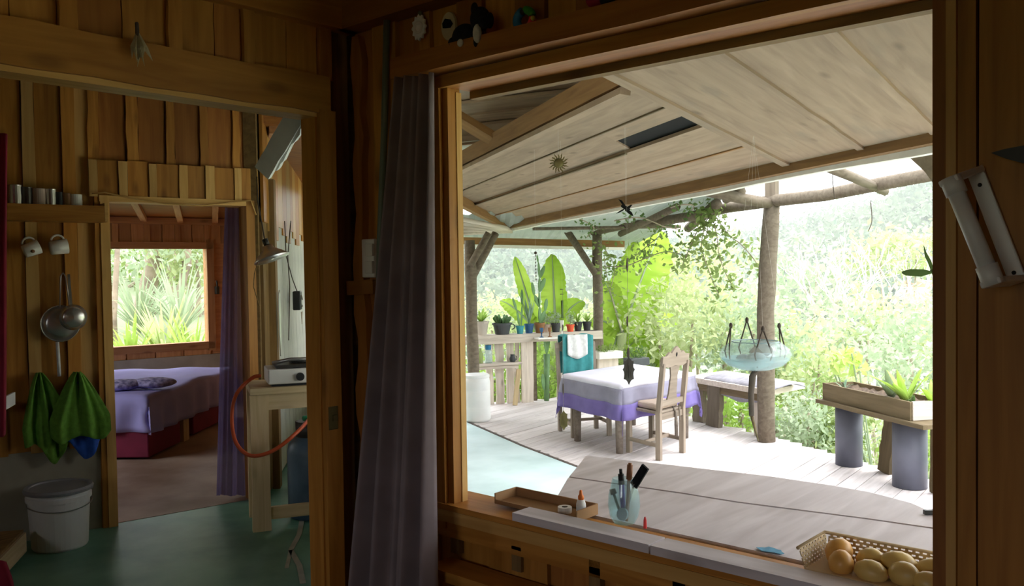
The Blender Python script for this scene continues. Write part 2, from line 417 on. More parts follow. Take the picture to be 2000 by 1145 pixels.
def quadplank(name, p, t, nrm, mat, parent=None):
    """board given by four corners (a0,a1 = one long edge; b0,b1 = the other), thickness along nrm"""
    a0, a1, b0, b1 = (V3(q) for q in p)
    x = (a1 - a0).normalized(); z = V3(nrm); z = (z - x * z.dot(x)).normalized(); y = z.cross(x)
    R = Matrix((x, y, z))
    loc = [R @ (q - a0) for q in (a0, a1, b1, b0)]
    if loc[2].y < 0: loc = [loc[3], loc[2], loc[1], loc[0]]
    vs = [tuple(q) for q in loc] + [(q.x, q.y, q.z + t) for q in loc]
    fs = [(3, 2, 1, 0), (4, 5, 6, 7), (0, 1, 5, 4), (1, 2, 6, 5), (2, 3, 7, 6), (3, 0, 4, 7)]
    me = bpy.data.meshes.new(name); me.from_pydata(vs, [], fs); me.update(); me.materials.append(M[mat])
    o = bpy.data.objects.new(name, me); COL.objects.link(o)
    Mx = Matrix(((x.x, y.x, z.x, a0.x), (x.y, y.y, z.y, a0.y), (x.z, y.z, z.z, a0.z), (0, 0, 0, 1)))
    if parent is not None:
        o.parent = parent; Mx = Matrix.Translation(-wl(parent)) @ Mx
    o.matrix_basis = Mx; WL[o.name] = wl(parent)
    return o
def struct(o): o['kind'] = 'structure'; return o
def lerp(a, b, t): return V3(a).lerp(V3(b), t)
def dirv(az): return Vector((math.cos(math.radians(az)), math.sin(math.radians(az)), 0))
def leaf_quads(cent, size, up=0.4, asp=0.45, rng=RNG):
    """rhombic leaves at given centres"""
    n = len(cent)
    d = rng.normal(size=(n, 3)); d /= np.linalg.norm(d, axis=1, keepdims=True)
    nr = rng.normal(size=(n, 3)) + np.array([0, 0, up * 3]); nr -= d * (nr * d).sum(1, keepdims=True); nr /= np.linalg.norm(nr, axis=1, keepdims=True)
    w = np.cross(nr, d); s = size * rng.uniform(0.6, 1.25, (n, 1))
    return np.stack([cent - d * s / 2, cent + w * s * asp / 2 - d * s * .05, cent + d * s / 2, cent - w * s * asp / 2 - d * s * .05], 1)
def blob_points(c, r, n, clusters=40, spread=0.22, rng=RNG, low=-0.5):
    d = rng.normal(size=(clusters, 3)); d /= np.linalg.norm(d, axis=1, keepdims=True)
    d[:, 2] = np.clip(d[:, 2], low, 1)
    k = d * rng.uniform(0.55, 1.0, (clusters, 1))
    i = rng.integers(0, clusters, n)
    p = k[i] + rng.normal(size=(n, 3)) * spread
    return p * np.array(r) + np.array(c)

def haze_material():
    m, nt, n, L = newmat('valley_haze')
    out = n.new('ShaderNodeOutputMaterial'); v = n.new('ShaderNodeVolumeScatter')
    v.inputs['Color'].default_value = (0.97, 0.99, 1.0, 1); v.inputs['Density'].default_value = 0.0021
    L.new(v.outputs[0], out.inputs['Volume'])
    return m
M['haze'] = haze_material()

# ================================================================== STRUCTURE
# ---- main room: wall with the big window (plane x = 1.82)
WY0, WY1, WZ0, WZ1 = 0.505, 1.852, 0.775, 2.015
b = MB()
b.box((1.90, 2.17, 1.25), (0.07, 0.46, 2.5)); b.box((1.90, -0.78, 1.25), (0.07, 2.55, 2.5))
b.box((1.90, 1.22, 0.365), (0.07, 1.45, 0.73)); b.box((1.90, 1.22, 2.29), (0.07, 1.45, 0.46))
wall_r = struct(b.build('wall_right', 'pine_dark', org=(1.9, 0, 0)))
def vboards(parent, y0, y1, z0, z1, wmin, wmax, mat, x=1.842, seed=0, wane=0.002):
    rr = random.Random(seed); y = y1; i = 0
    while y > y0 + 0.01:
        w = min(rr.uniform(wmin, wmax), y - y0)
        dx = -0.012 if i % 2 else 0.0
        m = mat if isinstance(mat, str) else mat[i % len(mat)]
        plank('board', (x + dx, y - w / 2, z0), (x + dx, y - w / 2, z1), w - 0.004, 0.028, (-1, 0, 0), m, parent, wane, 5)
        y -= w; i += 1
vboards(wall_r, 1.925, 2.30, 0.0, 2.255, 0.09, 0.14, ['pine_red', 'pine'], seed=3)
vboards(wall_r, -0.4, 1.925, 2.09, 2.40, 0.10, 0.15, ['pine', 'pine_red'], seed=4)
vboards(wall_r, 0.30, 1.925, 0.0, 0.70, 0.16, 0.24, ['pine', 'pine', 'pine_red'], seed=5)
plank('board', (1.835, 0.455, 0), (1.835, 0.455, 2.255), 0.036, 0.03, (-1, 0, 0), 'pine', wall_r, 0.001, 6)
vboards(wall_r, -2.0, 0.435, 0.0, 2.255, 0.16, 0.22, 'pine', seed=6, x=1.84)
# live edge strip with bark near the corner
plank('live_edge_board', (1.815, 2.262, 0.10), (1.815, 2.262, 2.24), 0.05, 0.026, (-1, 0, 0), 'pine_red', wall_r, 0.013, 26)
# beam shelf over the window
bs = plank('shelf_beam', (1.775, -0.30, 2.083), (1.775, 2.02, 2.083), 0.062, 0.075, (-1, 0, 0), 'pine_red', wall_r, 0.002, 8)
# perimeter beams under the ceiling
plank('ceiling_beam', (1.79, -2.0, 2.33), (1.79, 2.30, 2.33), 0.15, 0.07, (-1, 0, 0), 'pine_red', wall_r)
# ledge under the window
plank('ledge', (1.755, 0.3, 0.60), (1.755, 1.865, 0.60), 0.10, 0.03, (0, 0, 1), 'pine', wall_r)
for y in (1.845, 1.60, 1.33, 1.08, 0.82):
    plank('batten', (1.815, y, 0.63), (1.815, y, 0.735), 0.035, 0.02, (-1, 0, 0), 'pine_dark', wall_r)

# ---- window_1
w1 = struct(thing('window_1', None, None, (1.82, 1.19, WZ0)))
plank('jamb', (1.838, WY1 + 0.012, WZ0 - .02), (1.838, WY1 + 0.012, WZ1 + .02), 0.05, 0.024, (0, -1, 0), 'pine', w1)
plank('jamb', (1.885, 0.4995, 0.60), (1.885, 0.4995, 2.25), 0.15, 0.024, (0, 1, 0), 'pine_red', w1)
plank('head', (1.885, WY0, WZ1 + 0.012), (1.885, WY1, WZ1 + 0.012), 0.15, 0.024, (0, 0, -1), 'pine_red', w1)
plank('casing', (1.812, 1.899, 0.70), (1.812, 1.899, 2.05), 0.046, 0.026, (-1, 0, 0), 'pine', w1, 0.001, 5)
plank('casing', (1.822, 0.478, 0.55), (1.822, 0.478, 2.25), 0.018, 0.03, (-1, 0, 0), 'pine_light', w1)
plank('casing', (1.812, WY0, 2.032), (1.812, 1.922, 2.032), 0.036, 0.028, (-1, 0, 0), 'pine', w1, 0.001, 5)
plank('stop', (1.857, WY1 + 0.012, WZ0), (1.857, WY1 + 0.012, WZ1 - 0.01), 0.022, 0.03, (0, -1, 0), 'pine_light', w1)
plank('stop', (1.925, WY0, WZ1 - 0.008), (1.925, WY1, WZ1 - 0.008), 0.035, 0.028, (0, 0, -1), 'pine_dark', w1)
plank('stop', (1.945, WY0 + 0.004, WZ0), (1.945, WY0 + 0.004, WZ1), 0.03, 0.018, (0, 1, 0), 'pine_light', w1)
plank('sill', (1.87, 0.30, 0.762), (1.87, 1.925, 0.762), 0.155, 0.028, (0, 0, 1), 'pine', w1, 0.001, 5)
plank('sill_board', (1.828, 0.30, 0.787), (1.828, 1.15, 0.787), 0.075, 0.022, (0, 0, 1), 'grey_table', w1)
plank('sill_board', (1.828, 1.155, 0.788), (1.828, 1.60, 0.788), 0.075, 0.022, (0, 0, 1), 'grey_table', w1)
plank('apron', (1.805, 0.30, 0.742), (1.805, 1.92, 0.742), 0.035, 0.03, (-1, 0, 0), 'pine_light', w1)
plank('apron', (1.815, 0.30, 0.700), (1.815, 1.92, 0.700), 0.05, 0.02, (-1, 0, 0), 'pine', w1)

# ---- partition with the wide doorway (plane y = 2.32)
b = MB()
b.box((1.80, 2.37, 1.25), (0.14, 0.06, 2.5)); b.box((-1.35, 2.37, 1.25), (2.1, 0.06, 2.5)); b.box((0.68, 2.37, 2.25), (2.06, 0.06, 0.50))
b.box((0, 2.37, 2.77), (4.6, 0.06, 0.55))
wall_l = struct(b.build('wall_left', 'pine_dark', org=(0, 2.37, 0)))
x = 1.735; rr = random.Random(12); i = 0
while x > -0.3:
    w = rr.uniform(0.085, 0.13) if i % 3 else rr.uniform(0.04, 0.055)
    dy = -0.014 if i % 3 == 0 else 0.0
    plank('board', (x - w / 2, 2.326 + dy, 2.09), (x - w / 2, 2.326 + dy, 2.27), w - 0.003, 0.024, (0, -1, 0), 'pine' if i % 4 else 'pine_red', wall_l, 0.002, 3)
    x -= w; i += 1
plank('board', (1.775, 2.333, 0), (1.775, 2.333, 2.27), 0.075, 0.02, (0, -1, 0), 'pine_dark', wall_l, 0.003, 8)
plank('header_beam', (-0.35, 2.315, 2.045), (1.72, 2.315, 2.040), 0.115, 0.05, (0, -1, 0), 'pine', wall_l, 0.004, 14)
plank('ceiling_beam', (-2.2, 2.30, 2.33), (1.82, 2.30, 2.33), 0.15, 0.06, (0, -1, 0), 'pine', wall_l)
d1 = struct(thing('door_1', None, None, (1.68, 2.36, 0)))
plank('jamb', (1.682, 2.342, 0), (1.682, 2.342, 1.99), 0.075, 0.03, (-1, 0, 0), 'pine', d1, 0.001, 6)
plank('jamb', (1.703, 2.30, 0), (1.703, 2.30, 1.99), 0.062, 0.03, (0, -1, 0), 'pine', d1, 0.002, 8)
plank('head', (-0.33, 2.345, 1.982), (1.69, 2.345, 1.978), 0.085, 0.02, (0, 0, -1), 'pine_light', d1)
sp = MB().box((1.700, 2.288, 1.005), (0.036, 0.012, 0.075)).box((1.704, 2.280, 1.005), (0.016, 0.008, 0.02)).build('strike_plate', 'brass', d1, bevel=0.002)

# ---- rest of the main room (behind the photographer)
b = MB().box((-0.3, 0.15, -0.03), (4.5, 4.4, 0.06)); struct(b.build('floor', 'pine_dark', org=(-.3, .15, -.06)))
b = MB().box((-0.3, 0.15, 2.43), (4.5, 4.4, 0.06)); ceil = struct(b.build('ceiling', 'pine_red', org=(-.3, .15, 2.4)))
for k in range(9):
    plank('rafter', (-2.3 + 0.5 * k, -2.0, 2.375), (-2.3 + 0.5 * k, 2.3, 2.375), 0.06, 0.05, (0, 0, 1), 'pine_red', ceil)
b = MB()
b.box((-0.3, -2.05, 1.2), (4.4, 0.08, 2.4))
struct(b.build('wall_back', 'pine', org=(0, -2.05, 0)))
b = MB(); b.box((-2.45, -1.23, 1.2), (0.08, 1.71, 2.4)); b.box((-2.45, 1.56, 1.2), (0.08, 1.57, 2.4)); b.box((-2.45, 0.2, 0.525), (0.08, 1.15, 1.05)); b.box((-2.45, 0.2, 2.175), (0.08, 1.15, 0.45))  # opening in this wall is added out of view for fill light
struct(b.build('wall_side', 'pine', org=(-2.45, 0, 0)))

# ---- kitchen: wall with mugs and the bedroom doorway, turned about ten degrees
AZC = -10.5
OC = Vector((2.252, 5.13, 0)); CD = dirv(AZC); CN = Vector((math.sin(math.radians(AZC)), -math.cos(math.radians(AZC)), 0))
def WC(s, z, off=0.0): return OC + CD * s + CN * off + Vector((0, 0, z))
b = MB()
def cbox(b, s0, s1, z0, z1, off0, off1):
    b.hexa([WC(s0, z0, off0), WC(s1, z0, off0), WC(s1, z0, off1), WC(s0, z0, off1), WC(s0, z1, off0), WC(s1, z1, off0), WC(s1, z1, off1), WC(s0, z1, off1)])
cbox(b, -3.6, -0.03, 0, 3.0, -0.11, -0.03); cbox(b, 0.83, 0.92, 0, 3.0, -0.11, -0.03); cbox(b, -0.03, 0.83, 1.92, 3.0, -0.11, -0.03)
wall_k = struct(b.build('wall_kitchen', 'pine_dark', org=OC))
b = MB(); cbox(b, -3.6, -0.07, 0, 0.495, -0.03, 0.0); b.build('plaster_base', 'plaster', wall_k)
rr = random.Random(21); s = -0.065; i = 0
while s > -3.4:
    w = rr.uniform(0.10, 0.15) if i % 2 == 0 else rr.uniform(0.05, 0.08)
    off = -0.018 if i % 2 == 0 else -0.004
    plank('board', WC(s - w / 2, 0.485, off), WC(s - w / 2, 2.95, off), w - 0.003, 0.026, CN, 'pine' if i % 3 else 'pine_light', wall_k, 0.003, 10)
    s -= w; i += 1
s = 0.90; i = 0
while s > -0.10:       # upper row behind, lower row proud of it
    w = rr.uniform(0.10, 0.16) if i % 2 == 0 else rr.uniform(0.05, 0.07)
    off = -0.018 if i % 2 == 0 else -0.002
    plank('board', WC(s - w / 2, 2.10, off), WC(s - w / 2, 2.95, off), w - 0.003, 0.024, CN, 'pine_red' if i % 2 == 0 else 'pine', wall_k, 0.005, 8)
    s -= w; i += 1
s = 0.895; i = 0
while s > -0.09:
    w = rr.uniform(0.09, 0.13) if i % 2 == 0 else rr.uniform(0.045, 0.06)
    off = 0.012 if i % 2 == 0 else 0.022
    plank('board', WC(s - w / 2, 1.925, off), WC(s - w / 2, 2.135 + rr.uniform(-.006, .006), off), w - 0.003, 0.024, CN, 'pine' if i % 2 == 0 else 'pine_light', wall_k, 0.002, 3)
    s -= w; i += 1
d2 = struct(thing('door_2', None, None, WC(0.4, 0)))
plank('jamb', WC(-0.030, 0, -0.03), WC(-0.030, 1.93, -0.03), 0.05, 0.13, CN, 'pine_light', d2, 0.001, 6)
plank('casing', WC(-0.062, 0, 0.012), WC(-0.062, 1.93, 0.012), 0.045, 0.03, CN, 'pine', d2, 0.001, 6)
plank('jamb', WC(0.835, 0, -0.03), WC(0.835, 1.93, -0.03), 0.055, 0.13, CN, 'pine', d2, 0.001, 6)
plank('head', WC(-0.06, 1.915, -0.03), WC(0.86, 1.915, -0.03), 0.035, 0.13, CN, 'pine_light', d2)
# floors
b = MB(); b.slab([(-1.2, 2.32, -0.06), (1.95, 2.32, -0.06), (4.8, 5.1, -0.06), (4.95, 7.0, -0.06), WC(0.9, -0.06, -0.03), WC(-3.55, -0.06, -0.03)], (0, 0, 0.06))
fl_k = struct(b.build('floor_kitchen', 'green_floor', org=(1.5, 4, -.06)))
b = MB(); b.slab([WC(-1.0, -0.06, -0.03), WC(0.92, -0.06, -0.03), (4.95, 7.02, -0.06), (5.35, 7.3, -0.06), (5.35, 9.2, -0.06), (1.2, 9.9, -0.06)], (0, 0, 0.062))
struct(b.build('floor_bedroom', 'bed_floor', org=(3.3, 7.4, -.06)))
cs = MB()       # chalky crack line worn in the green floor
pts = [(2.998, 4.354, 0.002), (2.810, 4.113, 0.002), (2.625, 3.921, 0.002), (2.514, 3.682, 0.002), (2.378, 3.457, 0.002)]
for a, c in zip(pts[:-1], pts[1:]):
    cs.bar(a, c, 0.028, 0.003)
cs.bar((2.625, 3.921, 0.002), (2.451, 3.700, 0.002), 0.02, 0.003)
cs.build('worn_crack', 'scuff', fl_k)
# stove alcove
P0 = Vector((3.14, 4.965, 0)); DD = dirv(49); DN = Vector((math.sin(math.radians(49)), -math.cos(math.radians(49)), 0))
def WD(t, z, off=0.0): return P0 + DD * t + DN * off + Vector((0, 0, z))
b = MB().hexa([WD(-.05, 0, -.08), WD(2.75, 0, -.08), WD(2.75, 0, 0), WD(-.05, 0, 0), WD(-.05, 3, -.08), WD(2.75, 3, -.08), WD(2.75, 3, 0), WD(-.05, 3, 0)])
wall_d = struct(b.build('wall_alcove', 'pine_dark', org=P0))
t = 0.0; i = 0
rr = random.Random(5)
while t < 2.6:
    w = rr.uniform(0.15, 0.26)
    if t > 0.30:
        plank('board', WD(t + w / 2, 0.02, 0.010), WD(t + w / 2, 1.80, 0.010), w - 0.006, 0.02, DN, 'white_board', wall_d, 0.004, 5)
    else:
        plank('board', WD(t + w / 2, 0.02, 0.010), WD(t + w / 2, 1.80, 0.010), w - 0.006, 0.02, DN, 'pine_dark', wall_d, 0.004, 5)
    plank('board', WD(t + w / 2, 1.80 - 0.05 * (i % 3), 0.022), WD(t + w / 2, 2.95, 0.022), w - 0.006, 0.02, DN, 'pine_light' if i % 2 else 'pine', wall_d, 0.003, 5)
    t += w; i += 1
plank('post', WD(0.28, 0, 0.04), WD(0.28, 2.1, 0.04), 0.10, 0.05, DN, 'pine_dark', wall_d)
ED = dirv(45); EN = Vector((-math.sin(math.radians(45)), math.cos(math.radians(45)), 0)); E0 = Vector((1.95, 2.42, 0))
def WE(t, z, off=0.0): return E0 + ED * t + EN * off + Vector((0, 0, z))
b = MB()
for t0, t1, z0, z1 in ((0, 1.5, 0, 3), (3.2, 3.98, 0, 3), (1.5, 3.2, 0, 0.7), (1.5, 3.2, 2.1, 3)):
    b.hexa([WE(t0, z0), WE(t1, z0), WE(t1, z0, -.07), WE(t0, z0, -.07), WE(t0, z1), WE(t1, z1), WE(t1, z1, -.07), WE(t0, z1, -.07)])
struct(b.build('wall_stove_side', 'white_board', org=E0))
b = MB(); ea, eb = Vector((4.80, 5.2, 0)), Vector((4.95, 7.05, 0))
for t0, t1, z0, z1 in ((0, .14, 0, 3), (.86, 1, 0, 3), (.14, .86, 0, .7), (.14, .86, 2.2, 3)):  # unseen opening added so daylight reaches the white alcove boards
    b.bar(lerp(ea, eb, t0) + Vector((0, 0, (z0 + z1) / 2)), lerp(ea, eb, t1) + Vector((0, 0, (z0 + z1) / 2)), 0.08, z1 - z0)
struct(b.build('wall_alcove_end', 'white_board'))
b = MB(); b.slab([(-1.25, 2.34, 3.0), (1.95, 2.34, 3.0), (4.9, 5.1, 3.0), (5.0, 7.1, 3.0), WC(0.95, 3.0, -0.1), WC(-3.6, 3.0, -0.1)], (0, 0, 0.06))
struct(b.build('ceiling_kitchen', 'pine_red', org=(1.5, 4, 3)))
b = MB()
b.box((-1.24, 2.835, 1.5), (0.08, 1.03, 3)); b.box((-1.24, 4.875, 1.5), (0.08, 2.05, 3)); b.box((-1.24, 3.6, 0.585), (0.08, 0.52, 1.17)); b.box((-1.24, 3.6, 2.36), (0.08, 0.52, 1.28))  # small opening added out of view to lift the kitchen light
struct(b.build('wall_kitchen_side', 'pine', org=(-1.24, 3.8, 0)))

# ---- bedroom
BO = V3((4.469, 9.151, 1.221)); BO.z = 0
def WB(s, z, off=0.0): return BO + CD * s + CN * off + Vector((0, 0, z))
bw = [V3((3.992, 9.239, 1.741)), V3((5.029, 9.047, 1.731)), V3((5.010, 9.051, 0.703)), V3((4.015, 9.235, 0.719))]
bs0 = (bw[0] - BO).dot(CD) - 0.03; bs1 = (bw[1] - BO).dot(CD); bz0 = bw[2].z; bz1 = bw[0].z
b = MB()
for s0, s1, z0, z1 in ((-3.2, bs0, 0, 2.6), (bs1, 1.6, 0, 2.6), (bs0, bs1, 0, bz0), (bs0, bs1, bz1, 2.6)):
    b.hexa([WB(s0, z0, 0), WB(s1, z0, 0), WB(s1, z0, -.08), WB(s0, z0, -.08), WB(s0, z1, 0), WB(s1, z1, 0), WB(s1, z1, -.08), WB(s0, z1, -.08)])
wall_b = struct(b.build('wall_bedroom', 'bed_pine', org=BO))
for k in range(14):     # short boards over and under the window
    s0 = -1.1 + 0.16 * k
    plank('board', WB(s0, bz1 + 0.06, 0.012), WB(s0, 2.05, 0.012), 0.155, 0.02, CN, 'bed_pine', wall_b, 0.002, 3)
    if k % 2 == 0: plank('batten', WB(s0 + .08, bz1 + 0.06, 0.028), WB(s0 + .08, 2.05, 0.028), 0.06, 0.012, CN, 'bed_pine', wall_b)
for k in range(5):
    s0 = -0.75 + 0.3 * k
    plank('board', WB(s0, 0.52, 0.012), WB(s0, bz0 - 0.08, 0.012), 0.285, 0.02, CN, 'bed_pine', wall_b, 0.003, 3)
b = MB(); b.hexa([WB(-3, 0, 0.05), WB(1.5, 0, 0.05), WB(1.5, 0, 0), WB(-3, 0, 0), WB(-3, 0.56, 0.05), WB(1.5, 0.56, 0.05), WB(1.5, 0.56, 0), WB(-3, 0.56, 0)])
b.build('plaster_base', 'plaster', wall_b)
plank('top_beam', WB(-3, 2.04, 0.05), WB(1.5, 2.04, 0.05), 0.07, 0.06, CN, 'bed_pine', wall_b)
w2 = struct(thing('window_2', None, None, WB((bs0 + bs1) / 2, bz0)))
plank('head', WB(bs0 - .07, bz1 + 0.035, 0.02), WB(bs1 + .07, bz1 + 0.035, 0.02), 0.075, 0.05, CN, 'bed_pine', w2)
plank('sill', WB(bs0 - .07, bz0 - 0.04, 0.02), WB(bs1 + .07, bz0 - 0.04, 0.02), 0.08, 0.05, CN, 'bed_pine', w2)
plank('jamb', WB(bs1 + 0.04, bz0 - .1, 0.02), WB(bs1 + 0.04, bz1 + .1, 0.02), 0.08, 0.05, CN, 'bed_pine', w2)
plank('jamb', WB(bs0 - 0.04, bz0 - .1, 0.02), WB(bs0 - 0.04, bz1 + .1, 0.02), 0.08, 0.05, CN, 'bed_pine', w2)
struct(MB().bar((5.32, 7.2, 1.3), (5.32, 9.0, 1.3), 0.08, 2.6).build('wall_bedroom_right', 'bed_pine'))
struct(MB().bar((4.95, 7.03, 1.3), (5.34, 7.25, 1.3), 0.08, 2.6).build('wall_bedroom_jog', 'bed_pine'))
b = MB(); b.box((1.2, 6.1, 1.3), (0.08, 1.6, 2.6)); b.box((1.2, 9.1, 1.3), (0.08, 1.4, 2.6)); b.box((1.2, 7.65, 0.36), (0.08, 1.5, 0.72)); b.box((1.2, 7.65, 2.34), (0.08, 1.5, 0.52))  # unseen opening added here to brighten the bed
struct(b.build('wall_bedroom_left', 'bed_pine', org=(1.2, 7.5, 0)))
b = MB(); q = [WB(-3.3, 2.07, -0.05), WB(1.2, 2.07, -0.05), WC(2.4, 2.45, -0.05), WC(-1.2, 2.45, -0.05)]
b.slab(q, (0, 0, 0.05)); ceil_b = struct(b.build('ceiling_bedroom', 'pine_red', org=(3, 7, 2)))
for k in range(8):
    s0 = -1.6 + 0.38 * k
    plank('rafter', WB(s0, 2.045, 0.02), WC(s0, 2.42, -0.1) , 0.06, 0.05, (0, 0, 1), 'bed_pine', ceil_b)

# ================================================================== VERANDA
DZ = -0.37
# concrete path along the house
edge_in = [(8.1, 8.9), (7.55, 7.55), (7.403, 7.295, -0.370)[:2], (6.757, 5.884, -0.370)[:2], (6.363, 4.885, -0.370)[:2], (5.2, 2.3), (4.1, -0.2), (3.2, -2.2)]
poly = [(1.95, -2.2), (1.95, 2.3), (4.85, 5.2), (5.05, 7.0), (5.4, 7.3), (5.4, 9.2)] + [(p[0], p[1]) for p in edge_in]
path = struct(MB().slab([(x_, y_, DZ - 0.1) for x_, y_ in poly[::-1]][::-1], (0, 0, 0.1)).build('floor_path', 'teal_floor', org=(4, 3, DZ - .1)))
def seg_x(poly_line, y):
    for (xa, ya), (xb, yb) in zip(poly_line[:-1], poly_line[1:]):
        lo, hi = min(ya, yb), max(ya, yb)
        if lo <= y <= hi and hi > lo: return xa + (xb - xa) * (y - ya) / (yb - ya)
    return None
outer = [(6.0, -1.2), (7.75, 2.0), (8.25, 3.2), (8.75, 4.15), (10.3, 7.4)]
back = [(10.3, 7.4), (8.2, 8.6)]
deck = struct(MB().slab([(3.9, -1.1, DZ - 0.16), (6.0, -1.2, DZ - 0.16), (8.2, 3.2, DZ - 0.16), (10.2, 7.35, DZ - 0.16), (8.1, 8.6, DZ - 0.16)], (0, 0, 0.1)).build('floor_deck', 'pine_dark', org=(7, 4, DZ - .16)))
inner = [(p[0], p[1]) for p in edge_in]
sl = math.tan(math.radians(5.0))
y = -1.1; rr = random.Random(3); PW = 0.165
while y < 8.5:
    x0 = seg_x(inner, y)
    x1 = seg_x(outer, y + 0.28)
    if x1 is None:
        x1 = 10.3 - (y - 7.1) / 1.2 * 2.1 if y > 7.0 else None
    if x0 is not None and x1 is not None and x1 > x0 + 0.2:
        x0 += 0.03
        ya = y - sl * 3.2; x1 += rr.uniform(-0.05, 0.06)
        dz = rr.uniform(-0.004, 0.004)
        plank('deck_board', (x0, y, DZ - 0.02 + dz), (x1, y + sl * (x1 - x0), DZ - 0.02 + dz), PW - 0.014, 0.036, (0, 0, 1), 'deck', deck, 0.001, 2)
    y += PW
# lip of concrete and dark strip that paints the shade in the boundary gap
gap = MB()
for a, c in zip(inner[1:-1], inner[2:]):
    gap.bar((a[0] + .012, a[1], DZ + 0.001), (c[0] + .012, c[1], DZ + 0.001), 0.035, 0.006)
gap.build('gap_shade_strip', 'rope', path)

# ---- plank roof over the veranda (slopes down away from the house)
RN = Vector((0.10052, -0.06987, 0.99248)); UU = Vector((0.57074, 0.82113, 0.0))
roof = struct(thing('roof', None, None, (3.2, 1.5, 2.2)))
eave0 = Vector((4.301, 1.207, 2.066))
def eave_at(y): return eave0 + UU * ((y - eave0.y) / UU.y)
sd = (Vector((4.865, 2.203, 2.079)) - Vector((2.834, 2.048, 2.273))).normalized()
def seam_pt(p, x): return p + sd * ((x - p.x) / sd.x)
def seam_eave(p):
    # meet the eave line
    A = np.array([[sd.x, -UU.x], [sd.y, -UU.y]]); t = np.linalg.solve(A, [eave0.x - p.x, eave0.y - p.y])
    return p + sd * t[0]
seams = [Vector((2.834, 2.048, 2.273)), Vector((2.791, 1.497, 2.239)), Vector((2.698, 1.069, 2.218))]
d_ = seams[2] - seams[1]
for k in range(4): seams.append(seams[-1] + d_)
mids = []
for k, (p, q) in enumerate(zip(seams[:-1], seams[1:])):
    quadplank('ceiling_board', (seam_pt(p, 1.96), seam_eave(p), seam_pt(q, 1.96), seam_eave(q)), 0.02, RN, 'roof_plank', roof)
for k, p in enumerate(seams):
    off = -RN * 0.006
    plank('seam_batten', seam_pt(p, 1.96) + off, seam_eave(p) + off, 0.045 if k else 0.06, 0.014, -RN, 'roof_plank', roof, 0.004, 12)
# boards laid the other way
R0, R4 = Vector((3.170, 2.138, 2.246)), Vector((4.912, 2.225, 2.075)); L0, L4 = Vector((5.55, 5.88, 0)), Vector((8.95, 7.98, 0))
def on_roof(p): p = Vector(p); p.z = eave0.z - (RN.x * (p.x - eave0.x) + RN.y * (p.y - eave0.y)) / RN.z; return p
L0, L4 = on_roof(L0), on_roof(L4)
fr = [0, 0.20, 0.44, 0.72, 1.045]
for k in range(4):
    a0, a1 = L0.lerp(L4, fr[k]), R0.lerp(R4, fr[k]); b0, b1 = L0.lerp(L4, fr[k + 1]), R0.lerp(R4, fr[k + 1])
    off = RN * (0.006 + 0.020 * (k % 2))
    if k == 1:          # a missing strip leaves a dark slot at its house end
        hl = 0.82
        m0, m1 = a0.lerp(a1, hl), b0.lerp(b1, hl)
        n0, n1 = m0.lerp(m1, 0.55), a1.lerp(b1, 0.55)
        quadplank('ceiling_board', (a0 + off, m0 + off, b0 + off, m1 + off), 0.02, RN, 'roof_plank', roof)
        quadplank('ceiling_board', (m0 + off, a1 + off, n0 + off, n1 + off), 0.02, RN, 'roof_plank', roof)
        quadplank('slot_shade_sheet', (n0.lerp(m1, -.4) + RN * .035 + (m0 - a1) * .1, n1.lerp(b1, -.4) + RN * .035, n0.lerp(m1, 1.3) + RN * .035 + (m0 - a1) * .1, n1.lerp(b1, 1.3) + RN * .035), 0.01, RN, 'screen_black', roof)  # black sheet: darkness of the space above the slot put into colour
        continue
    gapv = (b0 - a0).normalized() * 0.014
    quadplank('ceiling_board', (a0 + off, a1 + off, b0 + off - gapv, b1 + off - gapv), 0.02, RN, 'roof_plank', roof)
for k in (1, 2, 3):
    a0, a1 = L0.lerp(L4, fr[k]), R0.lerp(R4, fr[k])
    if k == 2: a1 = a0.lerp(a1, 0.81)
    plank('lap_strip', a0 + RN * .004, a1 + RN * .004, 0.016 if k != 1 else 0.010, 0.012, RN, 'roof_beam' if k == 3 else 'planter_wood', roof, 0.002, 8)
# edge beams of that panel
plank('ridge_beam', R0 + Vector((0, 0, 0.075)), L0.lerp(R0, -0.1) + Vector((0, 0, 0.075)), 0.11, 0.05, (-0.82, 0.57, 0), 'roof_beam', roof)
plank('edge_board', R0 - RN * 0.01, L0 - RN * 0.01, 0.05, 0.03, RN, 'roof_plank', roof)
plank('end_beam', L0 + Vector((0, 0, -0.02)), L4 + Vector((0, 0, -0.02)), 0.13, 0.06, (-0.53, 0.85, 0), 'roof_beam', roof)
plank('eave_beam', eave0 - UU * 3.5 + Vector((0.02, 0, 0.0)), L4 + Vector((0.02, 0, -0.01)), 0.088, 0.07, (-0.82, 0.57, 0), 'roof_beam', roof, 0.003, 10)
plank('fascia', eave0 - UU * 3.5 + Vector((0.06, -0.035, -0.055)), L4 + Vector((0.06, -0.035, -0.06)), 0.04, 0.05, (-0.82, 0.57, 0), 'white_paint', roof, 0.008, 16)
